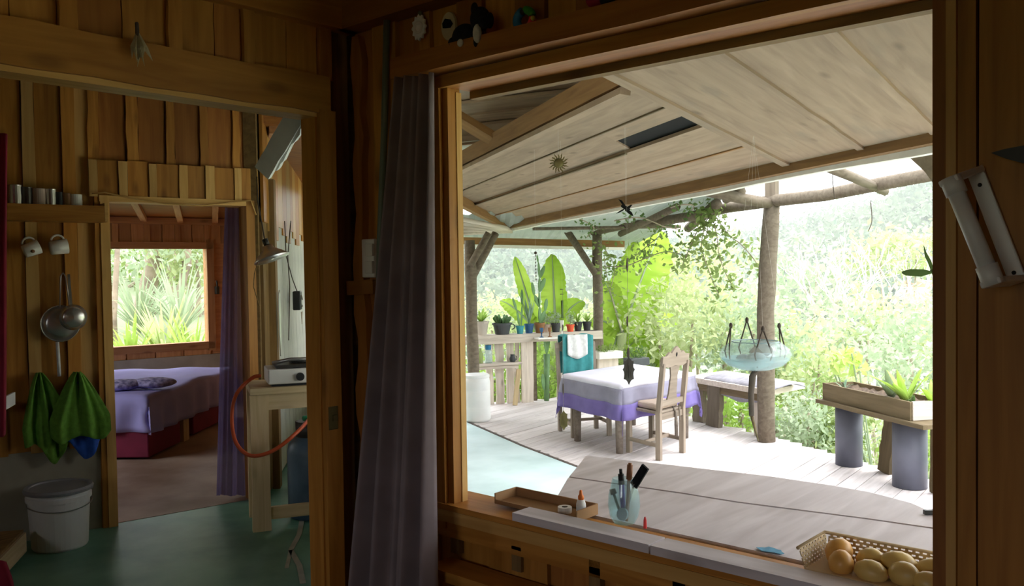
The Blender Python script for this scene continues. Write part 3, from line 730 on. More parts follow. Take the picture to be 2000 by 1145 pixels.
# higher boards by the house
zt = 2.62
pa, pb = Vector((4.250, 4.187, 2.620)), Vector((4.474, 3.335, 2.620)); hd = (pb - pa).normalized(); hn = Vector((-hd.y, hd.x, 0))
if hn.dot(Vector((1, 1, 0))) < 0: hn = -hn
for k in range(-5, 4):
    c0 = pa + hn * (0.42 * k + 0.21)
    plank('high_board', c0 - hd * 1.9 + Vector((0, 0, 0.012 * (k % 2))), c0 + hd * 2.6 + Vector((0, 0, 0.012 * (k % 2))), 0.405, 0.02, (0, 0, -1), 'roof_plank', roof)
    plank('high_batten', c0 + hn * .21 - hd * 1.9 + Vector((0, 0, -0.015)), c0 + hn * .21 + hd * 2.6 + Vector((0, 0, -0.015)), 0.05, 0.02, (0, 0, -1), 'roof_plank', roof)
plank('rafter', Vector((4.372, 3.991, 2.254)) + Vector((0, 0, 0.08)), Vector((4.248, 4.361, 2.580)), 0.12, 0.05, (0.7, -0.7, 0.2), 'roof_beam', roof)
# unseen tin sheet over everything, added to keep sky light off the boards
tin = MB().slab([(1.9, -2.5, 2.72), (2.6, -2.5, 2.72), (5.1, 2.2, 2.72), (9.2, 8.0, 2.72), (5.4, 9.6, 2.72), (1.9, 3.0, 2.72)], (0, 0, 0.02))
tin.build('added_tin_cover', 'added_tin_cover', roof)

# ---- pale sheeting beyond the eave, on poles
sheet = struct(thing('roof_sheeting', None, None, (12.539, 8.491, 1.769)))
rows = []
c00, c01, c10, c11 = Vector((7.638, 7.782, 2.117)), Vector((7.189, 3.051, 2.385)), Vector((9.974, 9.879, 1.862)), Vector((12.539, 8.491, 1.769))
for i in range(9):
    row = []
    for j in range(97):
        p = c00.lerp(c01, j / 96).lerp(c10.lerp(c11, j / 96), i / 8)
        row.append(p + Vector((0, 0, 0.010 * math.sin(j * PI / 2))))
    rows.append(row)
MB().grid(rows).build('sheet_panel', 'sheet_roof', sheet, solid=0.006)
MB().tube([(8.496, 5.064, 2.130), (10.124, 6.938, 1.931)], 0.045, 8).build('purlin', 'log', sheet, smooth=True)
MB().tube([(8.560, 4.607, 2.139), (10.193, 5.908, 1.969)], 0.06, 8).build('purlin', 'log', sheet, smooth=True)
MB().tube([(8.102, 4.086, 2.214), (8.447, 4.438, 2.174)], 0.05, 8).build('purlin', 'log', sheet, smooth=True)
MB().tube([(8.940, 7.546, 1.996), (10.168, 6.002, 1.996)], 0.025, 6).build('purlin', 'log', sheet, smooth=True)
plank('sheet_beam', (9.000, 9.018, 1.887), (11.183, 7.610, 1.817), 0.10, 0.08, (-0.7, -0.7, 0), 'roof_beam', sheet)
plank('sheet_beam_edge', (8.926, 8.947, 1.803), (11.097, 7.552, 1.745), 0.04, 0.06, (-0.7, -0.7, 0), 'white_paint', sheet)
for k in range(5):
    a = Vector((7.469, 7.435, 2.076)).lerp(Vector((8.388, 8.354, 1.955)), k / 4); c = Vector((8.357, 7.486, 1.988)).lerp(Vector((9.149, 8.100, 1.989)), k / 4)
    MB().tube([a, c], 0.03, 6).build('rail_pole', 'rail_wood', sheet, smooth=True)
# grey sheet corner at the far right
gs = MB(); a_, b_, c_, d__ = (5.449, 1.727, 2.159), (4.991, 1.337, 2.136), (5.308, 1.417, 1.799), (5.440, 1.580, 2.008)
gs.slab([a_, b_, c_, d__], (0.012, -0.016, 0.01)); gs.build('corner_sheet', 'planter_wood', sheet)

# ---- posts and poles carrying it
def post(name, label, pts, r, extra=()):
    t = thing(name, label, 'post', pts[0])
    n = len(pts)
    fine = []
    rs = []
    for i in range(n - 1):
        for k in range(5):
            fine.append(lerp(pts[i], pts[i + 1], k / 5) + Vector((random.uniform(-.004, .004), random.uniform(-.004, .004), 0))); rs.append(r * random.uniform(0.97, 1.04))
    fine.append(V3(pts[-1])); rs.append(r * 0.9)
    MB().tube(fine, rs, 12).build('trunk', 'log', t, smooth=True)
    return t
pc = V3((8.509, 4.028, -0.370)); pole_c = V3((8.542, 3.966, 2.102))
tC = post('log_post', 'thick peeled log post at the deck edge beside the hanging glass bowl', [pc, V3((pc.x, pc.y, 1.0)), V3((pole_c.x, pole_c.y, pole_c.z + 0.02))], 0.088)
plank('top_stub', (pole_c.x, pole_c.y, pole_c.z), (pole_c.x, pole_c.y, pole_c.z + 0.34), 0.11, 0.10, (-1, 0, 0), 'log', tC)
pl = V3((10.102, 7.327, 1.958)); plb = V3((pl.x, pl.y, DZ))
tL = post('log_post', 'slim log post at the far end of the potted plant rail', [plb, V3((pl.x, pl.y, 0.9)), pl], 0.072)
MB().tube([(9.988, 7.279, 1.376), (9.901, 7.705, 1.990)], [0.05, 0.055], 8).build('brace', 'log', tL, smooth=True)
p3 = V3((7.890, 7.705, 1.831)); p3b = V3((7.869, 7.651, 0.084))
tW = post('log_post', 'log post behind the white plastic barrel', [V3((p3b.x, p3b.y, DZ)), p3b, p3], 0.075)
MB().tube([(7.891, 7.681, 1.345), (8.259, 7.594, 1.924)], 0.05, 8).build('brace', 'log', tW, smooth=True)
MB().tube([(7.812, 7.627, 1.507), (7.982, 7.453, 1.920)], 0.045, 8).build('brace', 'log', tW, smooth=True)
a, c = pl + Vector((0, 0, 0.03)), pole_c + Vector((0, 0, 0.02))
pts = [lerp(a, c, k) + Vector((0, 0, 0.02 * math.sin(k * 9))) for k in (-0.03, 0.2, 0.4, 0.6, 0.8, 1.0, 1.2, 1.4, 1.65)]
tag(MB().tube(pts, [0.06, 0.062, 0.06, 0.058, 0.06, 0.065, 0.06, 0.06, 0.055], 10).build('roof_pole', 'log', smooth=True), 'long horizontal log pole running over the posts along the deck edge', 'pole')
tag(MB().tube([(7.724, 4.290, 2.216), (8.075, 4.118, 2.152), pole_c + Vector((-.05, 0, .0))], 0.055, 10).build('roof_pole', 'log', smooth=True), 'short pale pole meeting the thick log post at its top', 'pole')
tag(MB().tube([(6.328, 2.546, 2.203), (7.282, 2.677, 2.188), (8.283, 2.751, 2.131)], 0.042, 8).build('roof_pole', 'log', smooth=True), 'dark slanting pole crossing the bright sky at right', 'pole')

# ================================================================== THINGS INSIDE
def curtain(name, label, cat, top, bot, mat, folds, amp, nrm, rows=26, cols=90, thick=0.003, pinch=None, hem=None, wob=0.01, seed=1):
    """hanging cloth between two top points and two bottom points with folds along nrm"""
    rr = random.Random(seed); ph = [rr.uniform(0, 6) for _ in range(4)]
    R = []
    for i in range(rows + 1):
        v = i / rows; row = []
        a, c = lerp(top[0], bot[0], v), lerp(top[1], bot[1], v)
        for j in range(cols + 1):
            u = j / cols
            p = a.lerp(c, u)
            f = math.sin(u * folds * 2 * PI + 1.3 * math.sin(u * 5 + ph[0]) + 0.35 * math.sin(v * 3 + ph[1])) + 0.45 * math.sin(u * folds * 4.3 * PI + ph[2] + v)
            p = p + V3(nrm) * (amp * (0.55 + 0.45 * v) * f) + Vector((wob * math.sin(v * 4 + u * 7 + ph[3]) * v, 0, 0))
            row.append(p)
        R.append(row)
    o = MB().grid(R).build(name, mat, smooth=True, solid=thick)
    return tag(o, label, cat)
curtain('window_curtain', 'tall grey mauve curtain gathered at the left of the big window', 'curtain', ((1.720, 1.969, 2.047), (1.755, 1.842, 2.046)), ((1.600, 2.077, 0.450), (1.640, 1.762, 0.519)), 'grey_cloth', 3.6, 0.024, (-1, 0, 0), wob=0.006)

# conduit pipe up the corner wall
cp = MB().tube([(1.795, 2.096, 2.268), (1.795, 2.118, 1.925), (1.795, 2.151, 1.556), (1.795, 2.175, 1.097)], 0.011, 10).build('conduit_pipe', 'pipe_green', smooth=True)
tag(cp, 'thin grey green conduit pipe running up the wall beside the grey curtain', 'pipe')
# light switch
sw = thing('light_switch', 'cream double light switch on the wooden wall behind the grey curtain', 'switch', (1.800, 2.206, 1.450))
MB().box((1.808, 2.219, 1.517), (0.016, 0.062, 0.125)).build('plate', 'white_paint', sw, bevel=0.004)
MB().box((1.796, 2.203, 1.544), (0.012, 0.036, 0.040)).build('rocker', 'ceramic', sw, bevel=0.002)
MB().box((1.796, 2.205, 1.488), (0.012, 0.036, 0.040)).build('rocker', 'ceramic', sw, bevel=0.002)
tag(plank('wood_block', (1.800, 2.313, 1.420), (1.800, 2.178, 1.426), 0.046, 0.03, (-1, 0, 0), 'pine_red'), 'small reddish wooden block nailed below the light switch', 'block')

# --- ornaments over the window
# doily
fl = thing('crochet_flower', 'white crocheted flower hanging on the wall left of the plush dog', 'ornament', (1.800, 1.953, 2.170))
c = V3((1.800, 1.952, 2.206)); prof = MB()
pts = []
for k in range(48):
    a = 2 * PI * k / 48; r = 0.036 + 0.004 * math.cos(a * 12)
    pts.append(c + Vector((0, r * 0.78 * math.cos(a), r * math.sin(a))))
prof.slab(pts, (-0.006, 0, 0)); prof.build('petals', 'lace', fl)
rg = MB()
rg.lathe([(0.010, 0), (0.013, 0.006), (0.018, 0.006), (0.020, 0)], c - Vector((0.004, 0, 0)), 20, mat=Matrix.Rotation(-PI / 2, 3, 'Y')); rg.build('centre', 'white_paint', fl, smooth=True)
MB().tube([c + Vector((0, 0, 0.033)), c + Vector((0.004, 0, 0.06))], 0.006, 6).build('knot', 'pipe_green', fl)
# round plaque
pq = thing('round_plaque', 'round cream plaque with a black motif behind the plush dog', 'plaque', (1.815, 1.837, 2.137))
c = V3((1.815, 1.836, 2.190))
MB().lathe([(0.0, 0), (0.040, 0), (0.042, 0.004), (0.040, 0.010), (0.0, 0.010)], c, 28, sx=1.0, sy=0.72, mat=Matrix.Rotation(-PI / 2, 3, 'Y')).build('disc', 'cream', pq, smooth=False)
MB().slab([c + Vector((-0.012, dy, dz)) for dy, dz in ((0.02, 0.01), (0.008, 0.022), (-0.012, 0.016), (-0.022, 0.002), (-0.012, -0.008), (0.008, -0.006), (0.018, -0.004))], (-0.003, 0, 0)).build('motif', 'screen_black', pq)
# plush dog
dg = thing('plush_dog', 'black and white plush dog sitting on the beam over the window', 'toy', (1.765, 1.716, 2.093))
def at_beam(px, py): return None
MB().ball((1.765, 1.729, 2.131), (0.030, 0.043, 0.036), 18, 12).build('body', 'fur_black', dg, smooth=True)
hd_ = MB().ball((1.755, 1.659, 2.164), (0.026, 0.031, 0.034), 18, 12).build('head', 'fur_black', dg, smooth=True)
MB().ball((1.760, 1.685, 2.198), (0.009, 0.012, 0.019), 12, 8).build('ear', 'fur_black', hd_, smooth=True)
MB().ball((1.755, 1.623, 2.154), (0.010, 0.012, 0.022), 12, 8).build('ear', 'fur_black', hd_, smooth=True)
MB().ball((1.728, 1.619, 2.139), (0.018, 0.015, 0.013), 14, 9).build('muzzle', 'fur_black', hd_, smooth=True)
MB().ball((1.735, 1.652, 2.120), (0.012, 0.013, 0.026), 14, 9).build('chest_patch', 'fur_white', dg, smooth=True)
MB().ball((1.755, 1.764, 2.113), (0.018, 0.016, 0.022), 14, 9).build('paw', 'fur_black', dg, smooth=True)
MB().ball((1.745, 1.661, 2.101), (0.012, 0.012, 0.020), 14, 9).build('paw', 'fur_black', dg, smooth=True)
MB().ball((1.733, 1.716, 2.106), (0.006, 0.011, 0.011), 12, 8).build('spot', 'fur_white', dg, smooth=True)
# colourful ring toy
rt = thing('ring_toy', 'colourful plastic ring toy with red green and blue segments on the beam', 'toy', (1.765, 1.509, 2.104))
c = V3((1.765, 1.507, 2.135))
for k, (m_, a0, a1, rad) in enumerate((('toy_green', 95, 165, 0.011), ('toy_red', 175, 250, 0.010), ('toy_red', 255, 300, 0.008), ('toy_blue', -60, 75, 0.012))):
    pts = [c + Vector((0, 0.027 * math.cos(math.radians(a)), 0.024 * math.sin(math.radians(a)))) for a in np.linspace(a0, a1, 9)]
    MB().tube([(p.x, 2 * c.y - p.y if False else p.y, p.z) for p in pts], rad, 10).build('segment', m_, rt, smooth=True)
MB().ball(c + Vector((-0.006, -0.034, -0.004)), 0.007, 10, 7).build('bead', 'toy_yellow', rt, smooth=True)
MB().ball(c + Vector((-0.004, 0.003, 0.020)), (0.008, 0.012, 0.008), 10, 7).build('bead', 'dark', rt, smooth=True)
# dark red cushion-like toy, cut by the top of the picture
dt = thing('fabric_toy', 'dark red and black fabric toy on the beam at the top edge', 'toy', (1.765, 1.263, 2.107))
MB().ball((1.765, 1.278, 2.140), (0.018, 0.026, 0.022), 14, 9).build('body', 'red_cloth', dt, smooth=True)
MB().ball((1.765, 1.241, 2.137), (0.018, 0.022, 0.024), 14, 9).build('head', 'fur_black', dt, smooth=True)
# dried leaf bunch on the door header
bn = thing('dried_bunch', 'bunch of dried pale leaves hanging over the wide doorway', 'ornament', (1.097, 2.270, 2.025))
top_ = V3((1.086, 2.275, 2.124)); rr = random.Random(4)
for k in range(11):
    tip = V3((1.095, 2.270, 2.030)) + Vector((rr.uniform(-0.035, 0.035), rr.uniform(-0.012, 0.004), rr.uniform(-0.008, 0.022)))
    d = (tip - top_); sd_ = Vector((d.z, 0, -d.x)).normalized() * rr.uniform(0.004, 0.008)
    mid = top_ + d * 0.62 + Vector((rr.uniform(-.012, .012), -0.008, 0))
    MB().add([top_, mid - sd_, tip, mid + sd_, mid + Vector((0, -.004, 0))], [(0, 1, 4), (1, 2, 4), (2, 3, 4), (3, 0, 4)]).build('leaf', 'dry_leaf', bn)
MB().tube([(1.090, 2.285, 2.144), top_, (1.084, 2.272, 2.107)], 0.005, 6).build('tie', 'rope', bn)

# white plastic rail holder on the right hand wall
wr = thing('plastic_bracket', 'white plastic bracket with a grip bar screwed to the wall right of the window', 'bracket', (1.800, 0.395, 1.434))
A0, A1 = V3((1.700, 0.449, 1.626)), V3((1.700, 0.381, 1.442)); B0, B1 = V3((1.815, 0.437, 1.649)), V3((1.815, 0.366, 1.443))
MB().tube([lerp(A0, A1, 0.12), lerp(A0, A1, 0.88)], 0.0155, 12).build('grip', 'white_plastic', wr, smooth=True)
MB().bar(B0, B1, 0.030, 0.012, (-1, 0, 0)).build('back_plate', 'white_plastic', wr, bevel=0.003)
for a, c in ((A0, B0), (A1, B1)):
    MB().bar(lerp(a, c, -0.12), c, 0.036, 0.012, (A1 - A0)).build('end_arm', 'white_plastic', wr, bevel=0.003)
MB().tube([lerp(A0, A1, -0.02), lerp(A0, A1, 0.14)], 0.019, 12).build('collar', 'white_plastic', wr, smooth=True)
MB().tube([lerp(A0, A1, 0.84), lerp(A0, A1, 1.02)], 0.019, 12).build('collar', 'white_plastic', wr, smooth=True)
for q in (0.13, 0.93):
    MB().ball(lerp(B0, B1, q) + Vector((-0.008, 0, 0)), 0.004, 8, 6).build('screw', 'dark', wr, smooth=True)
# dark blade shaped ornament at the right edge
bo = MB(); pts = [(1.800, 0.405, 1.678), (1.800, 0.383, 1.683), (1.800, 0.346, 1.687), (1.800, 0.306, 1.681), (1.800, 0.306, 1.652), (1.800, 0.350, 1.654), (1.800, 0.380, 1.665)]
bo.slab(pts, (-0.012, 0, 0)); tag(bo.build('wall_ornament', 'iron'), 'black pointed ornament on the wall above the white bracket', 'ornament')

# ================================================================== KITCHEN THINGS
# shelf with tins
sh = thing('wall_shelf', 'narrow wooden shelf with a raised front holding tins above two hanging mugs', 'shelf', WC(-0.6, 1.70, 0.06))
z0 = V3((1.906, 5.062, 1.772)).z
plank('shelf_board', WC(-1.3, z0 + 0.01, 0.07), WC(-0.045, z0 + 0.01, 0.07), 0.13, 0.02, (0, 0, 1), 'pine', sh)
plank('front_rail', WC(-1.3, z0 + 0.045, 0.14), WC(-0.045, z0 + 0.045, 0.14), 0.09, 0.018, CN, 'pine', sh, 0.001, 4)
plank('end_board', WC(-0.05, z0 + 0.055, 0.0), WC(-0.05, z0 + 0.055, 0.15), 0.105, 0.016, CD, 'pine_light', sh)
tins = [(28, 0.036, 0.115, 'tin_light', 'dull grey tin at the left end of the kitchen shelf'), (50, 0.03, 0.105, 'tin_dark', 'dark shiny tin second from the left on the kitchen shelf'),
        (73, 0.036, 0.10, 'pot_tan', 'brown tin in the middle of the kitchen shelf'), (96, 0.030, 0.10, 'tin_light', 'bright ribbed tin beside the brown tin on the kitchen shelf'),
        (113, 0.022, 0.085, 'dark', 'small black tin right of the bright ribbed tin'), (127, 0.026, 0.08, 'pot_brown', 'squat brown jar near the right of the kitchen shelf'), (146, 0.034, 0.075, 'ceramic', 'pale cup at the right end of the kitchen shelf')]
for px, r, h, m_, lab in tins:
    base = V3((1.684, 5.164, 1.770)); s_ = -0.62
    s_ = (V3((1.687, 5.164, 1.858)) - OC).dot(CD) + (px / 180.0) * ((V3((2.136, 5.080, 1.873)) - OC).dot(CD) - (V3((1.687, 5.164, 1.858)) - OC).dot(CD))
    c = WC(s_, z0 + 0.02, 0.075); zz = 0.055
    t = thing('tin', lab, 'tin', c, 'tins on the kitchen shelf')
    MB().lathe([(0, 0), (r, 0), (r, 0.004), (r * .97, 0.008), (r * .97, h + zz), (r, h + zz + .004), (r * .9, h + zz + .006), (r * .88, h + zz - .01), (0, h + zz - .01)], c, 20).build('can', m_, t, smooth=False)
    MB().lathe([(r * 1.01, 0), (r * 1.01, 0.03)], c + Vector((0, 0, h * 0.5 + zz - .02)), 20).build('band', m_, t)
# mugs hanging from nails
def mug(label, px, py, r, h, tilt, deco=False):
    c = V3((1.716, 5.158, 2.954)); 
    t = thing('mug', label, 'mug', px, 'mugs hanging under the kitchen shelf')
    R = Matrix.Rotation(math.radians(AZC), 3, 'Z') @ Matrix.Rotation(math.radians(tilt), 3, 'Y')
    MB().lathe([(0, 0), (r * .82, 0), (r * .9, 0.006), (r, h), (r * .94, h), (r * .84, 0.01), (0, 0.01)], px, 22, mat=R).build('cup', 'ceramic', t, smooth=True)
    pts = [V3(px) + R @ Vector((-(r * .93 + 0.028 * math.sin(a)), 0, h * .5 + 0.032 * math.cos(a))) for a in np.linspace(0.1, PI - 0.1, 9)]
    MB().tube(pts, 0.006, 8).build('handle', 'ceramic', t, smooth=True)
    if deco:
        MB().ball(V3(px) + R @ Vector((r * .3, -r * .9, h * .45)), (0.012, 0.006, 0.010), 10, 6).build('painted_motif', 'pot_brown', t, smooth=True)
    MB().tube([V3(px) + R @ Vector((-(r + .02), 0, h * .5)) + Vector((0, 0, 0.0)), V3(px) + R @ Vector((-(r + .02), 0, h * .5)) + V3(CN) * -0.07 + Vector((0, 0, 0.01))], 0.003, 6).build('nail', 'iron', t)
mug('white mug with painted motif hanging at the left under the kitchen shelf', (1.790, 5.144, 1.605), 0, 0.040, 0.082, 68 + 0, True)
mug('plain white mug hanging tilted beside the bedroom doorway', (1.918, 5.121, 1.625), 0, 0.042, 0.088, 82)
# strainers / skimmer pans on a nail
st = thing('strainer', 'round wire strainer with a long looped handle hanging on the kitchen wall', 'strainer', (1.984, 5.139, 1.108))
c = V3((1.965, 5.132, 1.204)); Rw = Matrix((CD, Vector((0, 0, 1)), -CN)).transposed() @ Matrix.Rotation(PI, 3, 'X') if False else Matrix((CD, -Vector((0, 0, 1)), CN)).transposed()
MB().lathe([(0.0, 0.022), (0.06, 0.018), (0.098, 0.0), (0.102, 0.002), (0.064, 0.024), (0.0, 0.028)], c, 28, mat=Rw).build('bowl', 'steel', st, smooth=True)
MB().tube([c + Rw @ Vector((0.1 * math.cos(a), 0.1 * math.sin(a), 0.002)) for a in np.linspace(0, 2 * PI, 33)], 0.004, 6).build('rim', 'tin_light', st, smooth=True)
MB().tube([(1.963, 5.128, 1.291), (1.976, 5.141, 1.468), (1.989, 5.138, 1.488), (2.001, 5.136, 1.468), (2.012, 5.119, 1.289)], 0.0045, 6).build('handle', 'steel', st, smooth=True)
s2 = thing('ladle', 'flat steel ladle hanging in front of the round strainer', 'ladle', (2.026, 5.080, 1.150))
c = V3((2.017, 5.087, 1.237))
MB().lathe([(0.0, 0.02), (0.045, 0.015), (0.07, 0.0), (0.073, 0.002), (0.047, 0.02), (0.0, 0.025)], c, 24, mat=Rw).build('bowl', 'tin_light', s2, smooth=True)
MB().bar((2.012, 5.098, 1.295), (2.015, 5.128, 1.479), 0.014, 0.003, CN).build('handle', 'steel', s2)
tag(MB().tube([(1.954, 5.155, 1.100), (1.957, 5.154, 1.008), (1.959, 5.154, 0.906)], 0.010, 8).build('hanging_strip', 'lace', smooth=True), 'pale strip of cloth hanging under the strainer', 'cloth')
# towels
def towel(name, label, pk, halfw, length, mat, seed, skew=0.0, parent=None):
    """cloth hung from one corner: gathers at the peg, flares below"""
    rr = random.Random(seed); ph = [rr.uniform(0, 6) for _ in range(3)]
    rows, cols = 16, 22; R = []
    for i in range(rows + 1):
        v = i / rows; row = []
        wdt = halfw * min(1.0, 0.10 + 1.15 * v ** 0.8)
        for j in range(cols + 1):
            u = j / cols * 2 - 1
            ln = length * (1 - 0.20 * abs(u) ** 1.5 + 0.10 * math.sin(u * 4 + ph[2]))
            s_ = u * wdt + skew * v * length
            f = 0.020 * (1 - 0.3 * v) * math.cos(u * 7 + ph[0] + v * 1.2) + 0.012 * math.sin(u * 13 + ph[1])
            row.append(V3(pk) + CD * s_ + CN * (f + 0.02 * v) + Vector((0, 0, -v * ln)))
        R.append(row)
    return MB().grid(R).build(name, mat, parent, smooth=True, solid=0.006)
tag(towel('hand_towel', '', (1.852, 5.153, 0.937), 0.12, 0.48, 'towel', 2, 0.08), 'green towel hanging at the left on the kitchen wall', 'towel')
tag(towel('hand_towel', '', (2.028, 5.075, 0.928), 0.155, 0.40, 'towel', 5, 0.02), 'green towel with a blue cloth below it beside the bedroom doorway', 'towel')
tag(towel('dish_cloth', '', (2.042, 5.113, 0.872), 0.13, 0.41, 'blue_cloth', 9, 0.04), 'blue cloth showing under the green towel beside the bedroom doorway', 'cloth')
# bucket
bk = thing('bucket', 'white plastic bucket with a grey lid on the green kitchen floor', 'bucket', (1.866, 4.963, 0.000))
c = V3((1.873, 4.982, 0.000)); r = 0.155
MB().lathe([(0, 0), (r * .86, 0), (r * .90, 0.01), (r * .99, 0.26), (r * 1.05, 0.262), (r * 1.05, 0.285), (r, 0.29), (r, 0.305), (0, 0.305)], c, 36).build('pail', 'white_plastic', bk, smooth=False)
lid = MB().lathe([(0, 0.0), (r * 1.1, 0.0), (r * 1.12, 0.014), (r * 1.08, 0.026), (r * 0.95, 0.026), (r * 0.93, 0.018), (0, 0.018)], c + Vector((0, 0, 0.306)), 36).build('lid', 'bucket_lid', bk, smooth=False)
MB().tube([c + Vector((0, 0, 0.25)) + (CD * math.cos(a) + CN * math.sin(a) * 1.0) * r * 1.06 + Vector((0, 0, -0.03 * abs(math.sin(a)))) for a in np.linspace(0.1, PI - 0.1, 14)], 0.003, 5).build('bail', 'steel', bk)
# low bench at the left edge
bn2 = thing('low_bench', 'low wooden bench end at the left edge of the kitchen floor', 'bench', (1.537, 4.831, 0.000))
e0_, e1_ = V3((1.667, 4.912, 0.120)), V3((1.285, 4.335, 0.120)); per = Vector((-(e1_ - e0_).y, (e1_ - e0_).x, 0)).normalized()
if per.x > 0: per = -per
b = MB(); b.slab([e0_, e1_, e1_ + per * 0.4, e0_ + per * 0.4], (0, 0, 0.03)); b.build('seat_board', 'pine_dark', bn2)
plank('front_rail', e0_ + Vector((0, 0, -.035)), e1_ + Vector((0, 0, -.035)), 0.10, 0.025, -per, 'raw_wood', bn2)
for q in (0.08, 0.92):
    plank('leg', lerp(e0_, e1_, q) + per * .05 + Vector((0, 0, -.12)), lerp(e0_, e1_, q) + per * .05, 0.06, 0.05, per, 'raw_wood', bn2)
# red curtain at the left edge and a red cloth on the bench
curtain('doorway_curtain', 'dark red curtain hanging at the left edge of the kitchen', 'curtain', ((1.412, 4.771, 2.193), (1.549, 4.615, 2.160)), ((1.331, 4.645, 0.657), (1.461, 4.501, 0.727)), 'red_cloth', 2.5, 0.02, (-0.3, -0.95, 0), rows=14, cols=40, seed=8, wob=0.004)
rc = MB(); ca, cb = V3((1.421, 4.703, 0.160)), V3((1.325, 4.064, 0.160))
R = []
for i in range(9):
    R.append([lerp((1.266, 4.397, 0.211), (1.369, 4.280, 0.195), j / 8) .lerp(lerp((1.226, 4.282, 0.002), (1.368, 4.121, -0.001), j / 8), i / 8) + Vector((0.01 * math.sin(j * 1.9), 0.01 * math.sin(i + j), 0.0)) for j in range(9)])
tag(rc.grid(R).build('floor_cushion', 'red_cloth', smooth=True, solid=0.03), 'dark red cushion at the bottom left corner', 'cushion')
tr = MB(); a = V3((1.590, 5.112, 0.771)); c = V3((1.717, 5.122, 0.853))
tray = thing('white_tray', 'white tray edge sticking out beside the red curtain', 'tray', (1.661, 5.106, 0.762))
MB().slab([(1.553, 5.152, 0.767), (1.640, 5.055, 0.762), (1.724, 5.141, 0.778), (1.695, 5.445, 0.777)], (0, 0, 0.012)).build('base', 'white_paint', tray)
MB().slab([(1.640, 5.055, 0.762), (1.724, 5.141, 0.778), (1.726, 5.142, 0.845), (1.642, 5.055, 0.832)], (-0.01, 0.006, 0)).build('rim', 'white_paint', tray)

# cable over the bedroom door
cb = [(2.145, 5.099, 1.939), (2.212, 5.086, 1.948), (2.335, 5.064, 1.923), (2.529, 5.018, 1.893), (2.753, 4.976, 1.888), (2.931, 4.953, 1.914), (3.062, 4.929, 1.932), (3.093, 4.923, 1.841)]
tag(MB().tube(cb, 0.0045, 6).build('cable', 'pine_light', smooth=True), 'thin pale cable draped over the bedroom doorway', 'cable')

# stove table
tt = thing('stove_table', 'raw timber table carrying the gas stove', 'table', (2.731, 4.359, 0.000))
za = 0.80
f0 = V3((2.731, 4.359, 0.000)); ax = dirv(-28)       # front edge direction
ay = Vector((-ax.y, ax.x, 0))
def TT(u, v, z): return f0 + ax * u + ay * v + Vector((0, 0, z))
plank('table_top', TT(-0.05, 0.17, za - .0), TT(0.70, 0.17, za - .0), 0.42, 0.035, (0, 0, 1), 'raw_wood', tt)
plank('apron', TT(0.02, 0.0, za - .065), TT(0.68, 0.0, za - .065), 0.09, 0.03, -ay, 'raw_wood', tt)
plank('leg', TT(0.0, -0.0, 0), TT(0.0, -0.0, za - .02), 0.10, 0.06, -ay, 'raw_wood', tt, 0.003, 6)
plank('leg', TT(0.66, 0.0, 0), TT(0.66, 0.0, za - .02), 0.10, 0.06, -ay, 'raw_wood', tt, 0.003, 6)
plank('leg', TT(0.0, 0.32, 0), TT(0.0, 0.32, za - .02), 0.10, 0.06, -ay, 'raw_wood', tt)
plank('leg', TT(0.66, 0.32, 0), TT(0.66, 0.32, za - .02), 0.10, 0.06, -ay, 'raw_wood', tt)
plank('lower_rail', TT(0.03, 0.02, 0.09), TT(0.64, 0.02, 0.09), 0.07, 0.03, -ay, 'raw_wood', tt)
# stove
sv = thing('gas_stove', 'small white gas stove with one black knob on the timber table', 'stove', TT(0.27, 0.12, za + .02))
c = TT(0.30, 0.12, za + 0.02)
MB().box(c + Vector((0, 0, 0.055)), (0.50, 0.27, 0.085), -28).build('body', 'white_paint', sv, bevel=0.008)
MB().box(c + Vector((0, 0, 0.006)), (0.46, 0.24, 0.012), -28).build('feet', 'dark', sv)
MB().lathe([(0, 0), (0.024, 0), (0.022, 0.018), (0, 0.018)], c + ax * (-0.07) - ay * 0.135 + Vector((0, 0, 0.05)), 18, mat=Matrix((ax, Vector((0, 0, 1)), -ay)).transposed()).build('knob', 'dark', sv)
MB().box(c + Vector((0, 0, 0.11)) - ax * 0.02, (0.36, 0.23, 0.018), -28).build('pan_support', 'iron', sv)
bur = MB().lathe([(0.03, 0), (0.06, 0.01), (0.06, 0.02), (0.03, 0.03), (0, 0.03)], c + Vector((0, 0, 0.115)) - ax * .06, 20).build('burner', 'iron', sv)
MB().tube([c + ax * x_ + ay * y_ + Vector((0, 0, z_)) for x_, y_, z_ in ((-.22, -.08, .13), (-.12, -.1, .15), (.0, -.09, .145), (.1, -.05, .15), (.2, 0, .13))], 0.012, 6).build('grate', 'steel', sv, smooth=True)
# gas cylinder
gc = thing('gas_cylinder', 'worn blue gas cylinder standing under the stove table', 'cylinder', TT(0.33, 0.22, 0))
c = V3((3.305, 4.898, 0.000)); r = 0.135
c = TT(0.30, 0.17, 0)
MB().lathe([(0, 0.01), (r * .9, 0.01), (r * .92, 0.03), (r, 0.06), (r, 0.40), (r * .93, 0.45), (r * .6, 0.49), (0, 0.50)], c, 32).build('tank', 'gas_blue', gc, smooth=True)
MB().lathe([(r * .5, 0.47), (r * .6, 0.47), (r * .62, 0.58), (r * .56, 0.58)], c, 24).build('collar', 'iron', gc, smooth=True)
MB().box(c + Vector((0, 0, 0.555)), (0.05, 0.05, 0.10), -28).build('valve', 'valve_green', gc, bevel=0.008)
MB().box(c + Vector((0, -0.0, 0.60)) - ay * .02, (0.09, 0.03, 0.03), -28).build('regulator', 'valve_green', gc, bevel=0.008)
